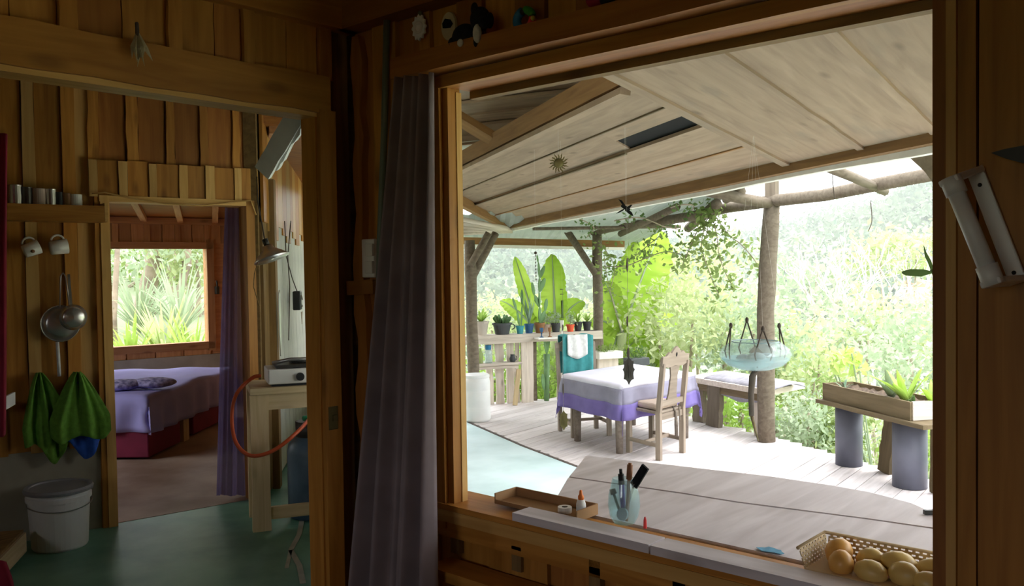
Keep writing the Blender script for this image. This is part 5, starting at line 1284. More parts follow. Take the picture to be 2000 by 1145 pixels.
# ---- rail with shelves for the pots
RA = (8.35, 8.25); RAZ = -28.6
rd = dirv(RAZ); rn = Vector((rd.y, -rd.x, 0))
def RL(s, z, off=0.0): return Vector((RA[0], RA[1], 0)) + rd * s + rn * off + Vector((0, 0, z))
RZ = 0.575
rl_ = thing('plant_rail', 'grey wooden rail of uneven slats carrying the row of pots', 'rail', RL(0.9, DZ))
plank('top_board', RL(-0.15, RZ - .02, 0.05), RL(1.95, RZ - .02, 0.05), 0.26, 0.04, (0, 0, 1), 'rail_wood', rl_, 0.006, 10)
plank('front_rail', RL(-0.15, RZ - .075, 0.17), RL(1.95, RZ - .075, 0.17), 0.075, 0.03, rn, 'rail_wood', rl_, 0.004, 8)
slats = [(955, 0.09), (975, 0.12), (994, 0.11), (1006, 0.05), (1093, 0.14), (1113, 0.09), (1145, 0.11)]
for k, (px, w) in enumerate(slats):
    s_ = [0.31, 0.46, 0.61, 0.71, 1.37, 1.53, 1.78][k]
    plank('slat', RL(s_, DZ, 0.06), RL(s_ + random.uniform(-.02, .02), RZ - .05, 0.06), w, 0.03, rn, 'rail_wood', rl_, 0.010, 8)
plank('wide_slat', RL(0.83, DZ, 0.12), RL(0.83, RZ - .04, 0.12), 0.17, 0.035, rn, 'rail_wood', rl_, 0.004, 6)
plank('lower_shelf', RL(0.05, 0.19, 0.16), RL(0.70, 0.19, 0.16), 0.24, 0.03, (0, 0, 1), 'rail_wood', rl_)
plank('lower_shelf', RL(0.05, 0.145, 0.22), RL(0.66, 0.145, 0.22), 0.03, 0.04, (0, 0, 1), 'rail_wood', rl_)
plank('small_ledge', RL(0.90, RZ - .055, 0.30), RL(1.40, RZ - .055, 0.30), 0.16, 0.022, (0, 0, 1), 'white_paint', rl_)
plank('cross_board', RL(1.34, 0.30, 0.10), RL(1.66, 0.30, 0.10), 0.22, 0.03, rn, 'white_paint', rl_, 0.004, 4)
plank('cross_board', RL(1.34, 0.16, 0.11), RL(1.70, 0.16, 0.11), 0.10, 0.03, rn, 'rail_wood', rl_, 0.004, 4)
plank('end_post', RL(1.88, DZ, 0.05), RL(1.88, RZ, 0.05), 0.12, 0.10, rn, 'log', rl_, 0.004, 6)
tag(plank('leaning_stick', RL(0.58, DZ, 0.30), RL(0.68, 0.10, 0.20), 0.06, 0.03, rn, 'raw_wood'), 'pale stick leaning against the slats beside the white barrel', 'stick')
bb = thing('blue_bottle', 'clear bottle with a blue cap on the lower shelf of the rail', 'bottle', RL(0.26, 0.205, 0.16))
MB().lathe([(0, 0), (0.05, 0), (0.052, 0.15), (0.03, 0.19), (0.018, 0.20), (0.018, 0.22), (0, 0.22)], RL(0.26, 0.205, 0.16), 16).build('bottle_body', 'glass_blue', bb, smooth=True)
MB().lathe([(0.04, 0), (0.04, 0.06), (0, 0.06)], RL(0.26, 0.385, 0.16), 14).build('cap', 'toy_blue', bb)
gb = thing('green_bottle', 'yellow green bottle at the left of the lower rail shelf', 'bottle', RL(0.15, 0.205, 0.16))
MB().lathe([(0, 0), (0.035, 0), (0.035, 0.13), (0.015, 0.17), (0.015, 0.21), (0, 0.21)], RL(0.15, 0.205, 0.16), 14).build('bottle_body', 'leaf_y', gb, smooth=True)
MB().lathe([(0.017, 0), (0.017, 0.02), (0, 0.02)], RL(0.15, 0.41, 0.16), 10).build('cap', 'white_paint', gb)
jg = thing('dark_jug', 'small dark jug on the right of the lower rail shelf', 'jug', RL(0.60, 0.205, 0.18))
MB().lathe([(0, 0), (0.035, 0), (0.045, 0.04), (0.03, 0.08), (0.032, 0.10), (0, 0.10)], RL(0.60, 0.205, 0.18), 14).build('jug_body', 'pot_dark', jg, smooth=True)
MB().tube([RL(0.60 + 0.04 + 0.02 * math.sin(a), 0.255 + 0.03 * math.cos(a), 0.18) for a in np.linspace(0, PI, 7)], 0.006, 6).build('handle', 'pot_dark', jg)
# little goblets on the small ledge
for k, (s_, m_, lab) in enumerate(((0.97, 'pot_blue', 'tiny dark blue goblet on the white ledge'), (1.09, 'pot_brown', 'tiny brown goblet on the white ledge'), (1.27, 'white_paint', 'tiny white candle stand on the white ledge'))):
    t = thing('goblet', lab, 'goblet', RL(s_, RZ - .044, 0.32), 'small goblets on the ledge')
    h = 0.13 if k < 2 else 0.22
    MB().lathe([(0, 0), (0.03, 0), (0.03, 0.008), (0.008, 0.015), (0.008, h * .5), (0.022, h * .65), (0.026, h), (0.02, h), (0, h * .6)], RL(s_, RZ - .044, 0.32), 14).build('cup', m_, t, smooth=True)
    MB().lathe([(0.011, 0), (0.014, 0.006), (0.011, 0.012)], RL(s_, RZ - .044 + h * .35, 0.32), 12).build('knob', m_, t)

# ---- pot plants
def pot_prof(r, h): return [(0, 0), (r * .72, 0), (r * .95, h * .82), (r * 1.05, h * .83), (r * 1.05, h), (r * .92, h), (r * .9, h * .88), (0, h * .88)]
def blades(mb, c, n, ln, w, spread, rng, droop=0.4, segs=5):
    for _ in range(n):
        a = rng.uniform(0, 2 * PI); L_ = ln * rng.uniform(0.65, 1.1); sp = spread * rng.uniform(0.3, 1.0)
        d = Vector((math.cos(a), math.sin(a), 0)); sd2 = Vector((-d.y, d.x, 0))
        rows = []
        for k in range(segs + 1):
            v = k / segs
            p = V3(c) + d * (L_ * sp * v) + Vector((0, 0, L_ * (v - droop * v * v * sp * 1.4)))
            ww = w * (0.5 + 1.2 * v) * (1 - v) + w * 0.02 if v > .25 else w * (0.55 + 0.5 * v)
            rows.append([p - sd2 * ww / 2, p + d * ww * .12, p + sd2 * ww / 2])
        mb.grid(rows)
    return mb
def pad(mb, c, rx, rz, az, tilt):
    R_ = Matrix.Rotation(math.radians(az), 3, 'Z') @ Matrix.Rotation(math.radians(tilt), 3, 'Y')
    mb.ball(V3(c) + R_ @ Vector((0, 0, rz)), (rx, rx * .28, rz), 12, 8, mat=R_)
    return V3(c) + R_ @ Vector((0, 0, rz * 1.95))
prng = random.Random(17)
def potplant(label, s_, r, h, mat, kind, off=0.05, z=None, scale=1.0):
    z = RZ if z is None else z
    c = RL(s_, z, off); t = thing('potted_plant', label, 'plant', c, 'pots along the rail')
    MB().lathe(pot_prof(r, h), c, 22).build('pot', mat, t, smooth=False)
    MB().lathe([(r * .9, 0), (0, 0.01)], c + Vector((0, 0, h * .9)), 14).build('soil', 'soil', t)
    top = c + Vector((0, 0, h * .9))
    m = MB()
    if kind == 'grass': blades(m, top, 26, 0.30 * scale, 0.02, 0.8, prng); m.build('leaves', 'leaf', t, smooth=True)
    if kind == 'broad': blades(m, top, 14, 0.26 * scale, 0.07, 0.9, prng); m.build('leaves', 'leaf', t, smooth=True)
    if kind == 'snake': blades(m, top, 13, 0.42 * scale, 0.045, 0.35, prng, 0.1); m.build('leaves', 'cactus_pale', t, smooth=True)
    if kind == 'rosette':
        for k in range(22):
            a = k * 2.4; pad(m, top + Vector((math.cos(a), math.sin(a), 0)) * r * .35 * prng.random(), 0.022 * scale, 0.05 * scale, math.degrees(a), 50 * prng.random() + 10)
        m.build('succulent', 'cactus', t, smooth=True)
    if kind == 'sprig':
        P = blob_points(top + Vector((0, 0, 0.09 * scale)), (0.09 * scale, 0.09 * scale, 0.10 * scale), 130, 14, 0.3)
        m.quads(leaf_quads(P, 0.045)); m.build('leaves', 'leaf_pale', t)
        MB().tube([top, top + Vector((0.01, 0, 0.16 * scale))], 0.005, 5).build('stem', 'leaf_dark', t)
    if kind == 'pads':
        p1 = pad(m, top, 0.055, 0.12, 20, 4); p2 = pad(m, p1, 0.05, 0.11, 30, -14); p3 = pad(m, p2, 0.045, 0.10, 20, 10); p4 = pad(m, p3, 0.045, 0.11, 20, -12)
        pad(m, p2, 0.045, 0.11, -10, 32); q = pad(m, p1, 0.045, 0.11, 10, -42); pad(m, q, 0.04, 0.10, 10, -20); pad(m, p3, 0.04, 0.10, 0, 35); q = pad(m, top + Vector((.02, 0, 0)), 0.05, 0.10, 0, 30); pad(m, q, 0.04, 0.09, 0, 15)
        pad(m, p4, 0.03, 0.06, 20, -30)
        m.build('cactus_pads', 'cactus', t, smooth=True)
    if kind == 'tallpads':
        p1 = pad(m, top, 0.035, 0.13, 20, -25); p2 = pad(m, top + Vector((.03, 0, 0)), 0.032, 0.15, 20, 8); pad(m, p1, 0.03, 0.10, 10, -32); pad(m, p2, 0.03, 0.11, 0, 0)
        m.build('cactus_pads', 'cactus', t, smooth=True)
    return t
potplant('beige pot with a leafy plant at the left end of the rail', 0.20, 0.105, 0.19, 'pot_beige', 'broad')
bsn = potplant('dark grey basin with a spiky succulent on the rail', 0.50, 0.13, 0.155, 'pot_dark', 'rosette', scale=1.4)
MB().tube([RL(0.63 + 0.045 * math.sin(a), RZ + 0.10 + 0.035 * math.cos(a), 0.08) for a in np.linspace(0, PI, 9)], 0.008, 6).build('handle', 'pot_dark', bsn, smooth=True)
potplant('teal pot with slim cactus pads on the rail', 0.74, 0.055, 0.11, 'pot_teal', 'tallpads', 0.10)
potplant('dark blue pot with upright pale snake leaves on the rail', 0.89, 0.065, 0.13, 'pot_blue', 'snake', 0.06)
potplant('brown pot with a tall prickly pear cactus on the rail', 1.04, 0.075, 0.14, 'pot_brown', 'pads', 0.08)
potplant('tan pot beside the tall prickly pear cactus', 1.18, 0.065, 0.11, 'pot_tan', 'sprig', 0.0)
potplant('dark grey pot with a thin sprig on the rail', 1.29, 0.068, 0.125, 'pot_dark', 'sprig', 0.06, scale=0.8)
potplant('small red and white pot on the rail', 1.50, 0.058, 0.10, 'pot_red', 'sprig', 0.08, scale=0.9)
potplant('black pot left of the last one at the right end of the rail', 1.63, 0.062, 0.13, 'pot_black', 'grass', 0.05, scale=0.7)
potplant('last black pot at the right end of the rail', 1.77, 0.062, 0.13, 'pot_black', 'grass', 0.05, scale=0.7)
# tall cactus growing in the gap under the ledge
cg = thing('tall_cactus', 'tall green cactus growing in the gap under the white ledge', 'cactus', RL(1.10, DZ, 0.15))
m = MB(); c0 = RL(1.12, DZ, 0.10); c1 = RL(1.13, 0.28, 0.10)
MB().tube([c0, lerp(c0, c1, .5), c1], [0.035, 0.04, 0.045], 8).build('stem', 'cactus', cg, smooth=True)
pad(m, c1, 0.05, 0.14, 20, -18); pad(m, c1, 0.05, 0.15, 20, 28); pad(m, RL(1.08, -0.22, 0.12), 0.05, 0.12, 10, -12); m.build('cactus_pads', 'cactus', cg, smooth=True)
MB().tube([RL(0.99, DZ, 0.0), RL(0.98, 0.1, 0.0), RL(0.99, RZ - .06, 0.0)], [0.03, 0.035, 0.03], 8).build('side_stem', 'log', cg, smooth=True)
# trays of seedlings beyond the far chair
sdt = thing('seedling_tray', 'pale tray of seedlings on a shelf behind the far chair', 'tray', (9.819, 6.965, 0.177))
c = V3((9.821, 6.966, 0.262))
MB().box(c, (0.36, 0.22, 0.10), RAZ).build('tray', 'white_paint', sdt, bevel=0.008)
m = MB(); m.quads(leaf_quads(blob_points(c + Vector((0, 0, .08)), (0.18, 0.12, 0.05), 160, 30, .3), 0.05)); m.build('seedlings', 'leaf_vine', sdt)['kind'] = 'stuff'
plank('shelf_support', c + Vector((0, 0, -.05)), Vector((c.x, c.y, DZ)), 0.30, 0.05, rn, 'rail_wood', sdt, .004, 4)
sd3 = thing('dark_pots', 'small dark planter with wiry plants left of the carved chair back', 'plant', (9.668, 6.381, 0.178))
c = V3((9.577, 6.336, 0.230))
MB().box(c, (0.30, 0.18, 0.10), -20).build('box', 'pot_dark', sd3, bevel=0.01)
m = MB(); m.quads(leaf_quads(blob_points(c + Vector((0, 0, .10)), (0.17, 0.10, 0.08), 140, 20, .3), 0.05)); m.build('leaves', 'leaf_dark', sd3)
plank('stand', c + Vector((0, 0, -.05)), Vector((c.x, c.y, DZ)), 0.22, 0.05, rn, 'rail_wood', sd3, .004, 4)

# ================================================================== PLANTER ON PIPES
p1, p2 = V3((7.961, 2.967, -0.370)), V3((7.494, 2.294, -0.370))
PZT = 0.20
ps = thing('planter_stand', 'plank stand on two blue grey pipes at the right of the deck', 'stand', (p1.x, p1.y, DZ))
for p, r in ((p1, 0.118), (p2, 0.135)):
    MB().lathe([(r, 0), (r, PZT - DZ - .02), (r * .94, PZT - DZ - .02), (r * .94, 0.0)], (p.x, p.y, DZ), 32).build('pipe', 'pipe_grey', ps, smooth=True)
pd = (p2 - p1).normalized(); pn = Vector((pd.y, -pd.x, 0))
if pn.dot(Vector((-1, -0.5, 0))) < 0: pn = -pn
plank('shelf_plank', p1 - pd * 0.20 + Vector((0, 0, PZT - DZ)), p2 + pd * 0.42 + Vector((0, 0, PZT - DZ)), 0.42, 0.035, (0, 0, 1), 'planter_wood', ps, 0.006, 8)
plank('support', lerp(p1, p2, 0.42) - pn * .12, lerp(p1, p2, 0.55) - pn * .12 + Vector((0, 0, PZT - DZ - .02)), 0.15, 0.05, pn, 'planter_wood', ps, 0.010, 8)
plank('support', lerp(p1, p2, 0.78) - pn * .18, lerp(p1, p2, 0.80) - pn * .18 + Vector((0, 0, PZT - DZ - .02)), 0.06, 0.05, pn, 'planter_wood', ps, 0.006, 8)
plank('support', lerp(p1, p2, 1.30) - pn * .05, lerp(p1, p2, 1.32) - pn * .05 + Vector((0, 0, PZT - DZ - .02)), 0.10, 0.05, pn, 'planter_wood', ps, 0.006, 8)
pb_ = thing('planter_box', 'long wooden planter box of soil and lettuces on the pipe stand', 'planter', lerp(p1, p2, .5) + Vector((0, 0, PZT - DZ + .02)))
z0 = PZT + 0.02; a0 = p1 - pd * 0.15; a1 = p2 + pd * 0.22
def PBX(u, v, z): return a0.lerp(a1, u) + pn * v + Vector((0, 0, z - a0.z))
plank('side_board', PBX(0, .16, z0 + .075), PBX(1, .16, z0 + .075), 0.15, 0.022, pn, 'planter_wood', pb_, .003, 4)
plank('side_board', PBX(0, -.16, z0 + .075), PBX(1, -.16, z0 + .075), 0.15, 0.022, pn, 'planter_wood', pb_, .003, 4)
plank('end_board', PBX(0, -.15, z0 + .075), PBX(0, .15, z0 + .075), 0.15, 0.022, pd, 'planter_wood', pb_)
plank('end_board', PBX(1, -.15, z0 + .075), PBX(1, .15, z0 + .075), 0.15, 0.022, pd, 'rail_wood', pb_)
R = [[PBX(0.02 + .96 * i / 20, -.145 + .29 * j / 8, z0 + .11 + 0.018 * math.sin(i * 1.7 + j) + 0.012 * math.cos(j * 2.3 - i)) for j in range(9)] for i in range(21)]
MB().grid(R).build('soil_bed', 'soil', pb_, smooth=True)
def lettuce(label, u, v, n, ln, w, mat):
    t = thing('lettuce', label, 'plant', PBX(u, v, z0 + .10), 'plants in the planter box')
    m = blades(MB(), PBX(u, v, z0 + .10), n, ln, w, 0.85, prng, 0.35); m.build('leaves', mat, t, smooth=True, solid=0.002)
    MB().tube([PBX(u, v, z0 + .06), PBX(u, v, z0 + .14)], 0.012, 6).build('stalk', 'leaf_pale', t)
lettuce('bright broad leaved lettuce at the right of the planter box', 0.80, 0.02, 9, 0.36, 0.13, 'lettuce')
lettuce('grey green lettuce in the middle of the planter box', 0.58, -0.04, 9, 0.30, 0.09, 'leaf_pale')
lettuce('small dark sprout at the left end of the planter box', 0.13, 0.05, 8, 0.12, 0.03, 'cactus_pale')
lettuce('small dark green seedling at the right front of the planter box', 0.93, 0.08, 7, 0.10, 0.05, 'leaf_dark')
lettuce('leafy seedling beyond the right end of the planter box', 0.98, -0.08, 8, 0.26, 0.11, 'lettuce')
sh_ = thing('basil_shrub', 'young bright green shrub behind the left end of the planter box', 'plant', p1 - pd * .1 - pn * 0.35 + Vector((0, 0, -.3)))
c = V3((8.297, 3.119, 0.531)); m = MB(); m.quads(leaf_quads(blob_points(c, (0.17, 0.17, 0.15), 80, 14, .25), 0.11, asp=.6)); m.build('leaves', 'lettuce', sh_)
for k in range(4): MB().tube([p1 - pd * .1 - pn * 0.35 + Vector((0, 0, -.3)), c + Vector((0.15 * math.sin(k * 2), 0.15 * math.cos(k * 2), 0.05 * k))], 0.008, 5).build('stem', 'leaf_pale', sh_)

# ================================================================== HANGING THINGS UNDER THE ROOF
def hang_top(p): q = on_roof(p); return Vector((p[0], p[1], q.z))
# sun
c = V3((3.782, 2.998, 2.052)); su = thing('hanging_sun', 'brass sun with wavy rays hanging under the plank roof', 'ornament', c)
vx = Vector((0.663, -0.748, 0)); vz = Vector((0, 0, 1)); vn = Vector((-0.748, -0.663, 0))
MB().lathe([(0, 0), (0.022, 0), (0.027, 0.003), (0.022, 0.007), (0, 0.008)], c, 24, mat=Matrix((vx, vz, vn)).transposed()).build('disc', 'brass', su, smooth=True)
for k in range(16):
    a = 2 * PI * k / 16; l = 0.060 if k % 2 else 0.050
    d = vx * math.cos(a) + vz * math.sin(a); s_ = -vx * math.sin(a) + vz * math.cos(a)
    pl_ = [c + d * 0.024 - s_ * 0.0045, c + d * 0.036 - s_ * 0.0065, c + d * 0.046 - s_ * 0.001, c + d * l + s_ * 0.002, c + d * 0.044 + s_ * 0.005, c + d * 0.034 + s_ * 0.0015, c + d * 0.024 + s_ * 0.0045]
    MB().slab(pl_, vn * 0.003).build('ray', 'brass', su)
MB().tube([c + vz * .055, hang_top(c)], 0.0003, 4).build('string', 'white_paint', su)
# bird
c = V3((3.852, 2.606, 1.788)); bd_ = thing('hanging_bird', 'flat black bird with spread wings hanging under the roof edge', 'ornament', c)
MB().ball(c, (0.028, 0.010, 0.010), 12, 8, mat=Matrix((vx * .9 - vz * .43, vn, vx * .43 + vz * .9)).transposed()).build('body', 'screen_black', bd_, smooth=True)
def flat(pts, th, name, mat, par): return MB().slab([c + vx * (x_ / 370.) + vz * (-y_ / 370.) for x_, y_ in pts], vn * th).build(name, mat, par)
flat([(-14, -17), (-7, -14), (-1, -5), (2, 1), (-3, 2), (-8, -8)], 0.004, 'wing', 'screen_black', bd_)
flat([(-2, 1), (3, 2), (12, 9), (15, 17), (6, 12), (-1, 6)], 0.004, 'wing', 'screen_black', bd_)
flat([(-4, 2), (-2, 4), (-11, 9), (-20, 12), (-12, 6)], 0.004, 'tail', 'screen_black', bd_)
flat([(4, -2), (10, -6), (13, -5), (8, 1)], 0.004, 'head', 'screen_black', bd_)
MB().tube([c, hang_top(c)], 0.0003, 4).build('string', 'white_paint', bd_)
# hummingbird at right
c = V3((2.936, 0.835, 1.446)); hb_ = thing('hanging_hummingbird', 'dark green hummingbird with thin wings hanging by the right window jamb', 'ornament', c)
def flat2(pts, th, name): return MB().slab([c + vx * (x_ / 618.) + vz * (-y_ / 618.) for x_, y_ in pts], vn * th).build(name, 'leaf_dark', hb_)
flat2([(2, -2), (-15, -6), (-40, -7), (-56, -3), (-57, 1), (-48, 6), (-20, 8), (2, 2)], 0.004, 'wing')
flat2([(0, -3), (-4, -15), (-12, -32), (-14, -52), (-10, -40), (0, -22), (5, -4)], 0.004, 'wing')
MB().ball(c + vx * .026 + vz * -.002, (0.030, 0.012, 0.014), 14, 9, mat=Matrix((vx * .94 - vz * .34, vn, vx * .34 + vz * .94)).transposed()).build('body', 'leaf_dark', hb_, smooth=True)
MB().ball(c + vx * .058 - vz * .012, (0.012, 0.010, 0.010), 10, 7).build('head', 'leaf_dark', hb_, smooth=True)
MB().tube([c + vx * .066 - vz * .014, c + vx * .10 - vz * .02], 0.002, 5).build('beak', 'dark', hb_)
MB().tube([c + vx * .02, hang_top(c + vx * .02)], 0.0003, 4).build('string', 'white_paint', hb_)
# mobiles on strings
def mobile(label, px, depth, parts, leafdef=None):
    pass
def string_mobile(label, pts, items, mat_leaf, depth):
    c = V3(pts[-1]); t = thing('string_mobile', label, 'ornament', c, 'string mobiles')
    topp = hang_top(pts[0]); MB().tube([topp, V3(pts[-1])], 0.0003, 4).build('string', 'white_paint', t)
    MB().tube([V3(pts[0]), V3(pts[-1])], 0.0012, 4).build('cord', 'rope', t)
    for (kind, p, sx, sz) in items:
        p = V3(p)
        if kind == 'bead': MB().ball(p, (sx, sx, sz), 10, 7).build('bead', 'rope', t, smooth=True)
        if kind == 'disc': MB().lathe([(0, -sz), (sx, -sz), (sx, sz), (0, sz)], p, 14).build('disc', 'rope', t)
        if kind == 'tube': MB().tube([p + vz * sz, p - vz * sz], sx, 10).build('tube', 'leaf_dark', t, smooth=True)
        if kind == 'leaf':
            out = []
            for k in range(24):
                a = 2 * PI * k / 24; r = (1.0 if k % 3 else 1.25) * (1.0 - 0.15 * math.cos(2 * a))
                out.append(p + vx * (sx * r * math.cos(a)) + vz * (sz * (r * math.sin(a)) * (1.0 if math.sin(a) > 0 else 1.15)))
            lf = MB().slab(out, vn * 0.006).build('leaf_plate', mat_leaf, t)
            for q in (-.5, 0, .5): MB().tube([p + vn * .008 + vz * sz * .8, p + vn * .009 + vx * sx * q - vz * sz * .9], sx * .05, 5).build('vein', mat_leaf, lf)
    return t
string_mobile('long string mobile ending in a dark iron leaf above the lavender table', [(3.849, 2.598, 1.520), (3.835, 2.586, 0.898)],
              [('bead', (3.848, 2.597, 1.485), 0.006, 0.04), ('bead', (3.839, 2.595, 1.187), 0.005, 0.03), ('bead', (3.837, 2.589, 1.019), 0.008, 0.03), ('leaf', (3.836, 2.587, 0.933), 0.030, 0.050)], 'iron', 4.6)
string_mobile('string mobile with a green tube and a yellow leaf left of the table', [(4.088, 3.225, 1.344), (4.068, 3.212, 0.522)],
              [('disc', (4.086, 3.228, 1.347), 0.010, 0.002), ('disc', (4.085, 3.227, 1.317), 0.010, 0.002), ('tube', (4.084, 3.224, 1.228), 0.007, 0.052), ('bead', (4.082, 3.221, 1.118), 0.006, 0.02), ('bead', (4.073, 3.216, 0.751), 0.005, 0.04), ('leaf', (4.069, 3.212, 0.568), 0.026, 0.040)], 'brass', 5.2)
string_mobile('dark bead chain hanging before the potted cactus', [(4.297, 3.604, 1.600), (4.292, 3.600, 1.396)],
              [('bead', (4.296, 3.604, 1.573), 0.010, 0.010)] + [('bead', V3((4.295, 3.604, 1.554)).lerp(V3((4.293, 3.600, 1.402)), k / 7), 0.004, 0.007) for k in range(8)], 'iron', 5.6)
# glass bowl in cord cradle
gw = thing('hanging_bowl', 'round glass bowl of water hanging in a dark cord cradle before the log post', 'bowl', (4.186, 2.041, 0.935))
c = V3((4.189, 2.042, 1.009)); rb = 0.182
pr = [(0.02, -0.078), (0.08, -0.073), (0.14, -0.052), (0.172, -0.022), (0.182, 0.004), (0.172, 0.032), (0.145, 0.056), (0.118, 0.072)]
MB().lathe(pr + [(r - .004, z) for r, z in pr[::-1]], c, 44).build('bowl_glass', 'glass', gw, smooth=True)
MB().tube([c + vx * (0.118 * math.cos(a)) + vn * (0.118 * math.sin(a)) + vz * 0.072 for a in np.linspace(0, 2 * PI, 41)], 0.0025, 6, False).build('rim', 'stone', gw, smooth=True)
MB().lathe([(0, -0.074), (0.078, -0.069), (0.136, -0.048), (0.164, -0.022), (0.166, -0.014), (0, -0.014)], c, 40).build('water', 'water', gw, smooth=False)
for k, (dx, dz_, rr_) in enumerate(((-.06, -.02, .045), (.0, -.015, .055), (.065, -.02, .05), (.03, -.04, .04), (-.03, -.045, .04))):
    MB().ball(c + vx * dx + vn * (0.03 * math.sin(k * 2)) + vz * dz_, (rr_, rr_ * .9, rr_ * .6), 12, 8).build('stone', 'stone', gw, smooth=True)
MB().slab([c + vx * -.035 + vz * .015, c + vx * .035 + vz * .015, c + vz * .05], vn * 0.02).build('pyramid_stone', 'planter_wood', gw)
tops = [c + vx * -0.125 + vz * 0.155, c + vx * 0.125 + vz * 0.15, c + vn * 0.125 + vz * 0.145 + vx * .005, c - vn * 0.125 + vz * 0.175 + vx * -.008]
lows = [c + vx * -0.135 - vz * 0.045, c + vx * 0.135 - vz * 0.045, c + vn * 0.135 - vz * 0.045, c - vn * 0.135 - vz * 0.045]
for k, tp in enumerate(tops):
    MB().ball(tp, (0.010, 0.010, 0.016), 8, 6).build('cord_knot', 'rope', gw, smooth=True)
    for q in (0, 1):
        side = (tops[k] - c).cross(vz).normalized() * (0.045 if q else -0.045)
        MB().tube([tp, lerp(tp, lows[k], .75) + side * 1.0 + (tp - c).normalized() * 0.02, lows[k] + side * .6, c - vz * 0.085], 0.0040, 5).build('cord', 'rope', gw, smooth=True)
    up = hang_top(tp + Vector((0, 0, 0)))
    MB().tube([tp, lerp(tp, V3((c.x, c.y, up.z)), 1.0)], 0.0003, 4).build('suspension_line', 'white_paint', gw)
MB().tube([c - vz * 0.082, (4.176, 2.051, 0.901), (4.168, 2.056, 0.809), (4.166, 2.053, 0.697)], [0.014, 0.018, 0.016, 0.014], 8).build('tail_cord', 'rope', gw, smooth=True)
MB().tube([(4.166, 2.053, 0.697), (4.175, 2.041, 0.636), (4.185, 2.026, 0.565)], [0.010, 0.008, 0.004], 6).build('tassel', 'planter_wood', gw, smooth=True)

# ================================================================== GROUND, HILLS
def smooth(a, b, x):
    t = min(max((x - a) / (b - a), 0), 1); return t * t * (3 - 2 * t)
def ridge(az):
    pts = [(-180, 8), (-40, 17), (0, 22), (14, 18.0), (18, 11.5), (22, 6.5), (27, 3.5), (33, 3.5), (42, 5), (55, 6), (75, 13), (180, 8)]
    for (a, za_), (b_, zb_) in zip(pts[:-1], pts[1:]):
        if a <= az <= b_: return za_ + (zb_ - za_) * (az - a) / (b_ - a)
    return 10
def ground_z(x, y):
    r = math.hypot(x, y); az = math.degrees(math.atan2(y, x))
    keys = [(0, -0.65), (8.5, -0.75), (11, -1.5), (18, -4.2), (32, -8.5), (55, -10), (85, -4), (165, ridge(az)), (240, ridge(az) * .8 - 3), (400, -20)]
    for (a, za_), (b_, zb_) in zip(keys[:-1], keys[1:]):
        if a <= r <= b_:
            z = za_ + (zb_ - za_) * smooth(a, b_, r) if a < 85 else za_ + (zb_ - za_) * ((r - a) / (b_ - a)); break
    else: z = -20
    # uphill bank behind the bedroom
    w = smooth(50, 58, az) * (1 - smooth(150, 175, az)) if az > 0 else 0
    bank = -0.3 + 0.16 * max(0, r - 9.5)
    z = z * (1 - w) + min(bank, 12) * w
    return z + (0.9 * math.sin(x * .11) * math.cos(y * .13) if r > 40 else 0)
R = []
rad = [0.5, 3, 6, 8.5, 9.5, 10.5, 12, 14, 17, 20, 24, 29, 35, 43, 55, 70, 85, 100, 120, 142, 165, 200, 240, 310, 400]
for r in rad:
    R.append([Vector((r * math.cos(a), r * math.sin(a), ground_z(r * math.cos(a), r * math.sin(a)))) for a in np.linspace(-PI * .999, PI * .999, 121)])
struct(MB().grid(R).build('ground', 'hill', smooth=True, org=(0, 0, 0)))

# ---- far forest: crowns nobody could count
def forest(name, label, n, r0, r1, az0, az1, cr, per, mat, seed, rise=0.8):
    g = np.random.default_rng(seed); P = []
    for _ in range(n):
        r = math.sqrt(g.uniform(r0 ** 2, r1 ** 2)); a = math.radians(g.uniform(az0, az1))
        x_, y_ = r * math.cos(a), r * math.sin(a); s_ = cr * g.uniform(0.6, 1.35)
        P.append(blob_points((x_, y_, ground_z(x_, y_) + s_ * rise), (s_, s_, s_ * g.uniform(.8, 1.3)), per, 14, .25, g))
    P = np.concatenate(P)
    o = MB().quads(leaf_quads(P, cr * 0.42, .5, .7, g)).build(name, mat, org=(0, 0, 0))
    return tag(o, label, 'forest', kind='stuff')
forest('far_forest', 'hazy forest covering the hillside across the valley', 1700, 75, 178, -4, 52, 2.1, 42, 'hill_leaf', 1)
forest('valley_thicket', 'pale thicket filling the valley below the deck', 700, 26, 75, -2, 50, 1.7, 60, 'leaf_pale', 2)
hs_ = thing('far_house', 'tiny house with a red tiled roof on the far hillside', 'house', (84.039, 25.747, -1.357))
c = V3((84.048, 25.749, -1.074))
MB().box(c - Vector((0, 0, .6)), (3.4, 2.2, 1.6), 100).build('walls', 'white_paint', hs_)
MB().slab([c + Vector((0, -2.2, .2)), c + Vector((0, 2.2, .2)), c + Vector((.4, 0, 1.0))], (2.4, 0, 0)).build('tiled_roof', 'orange_far', hs_)

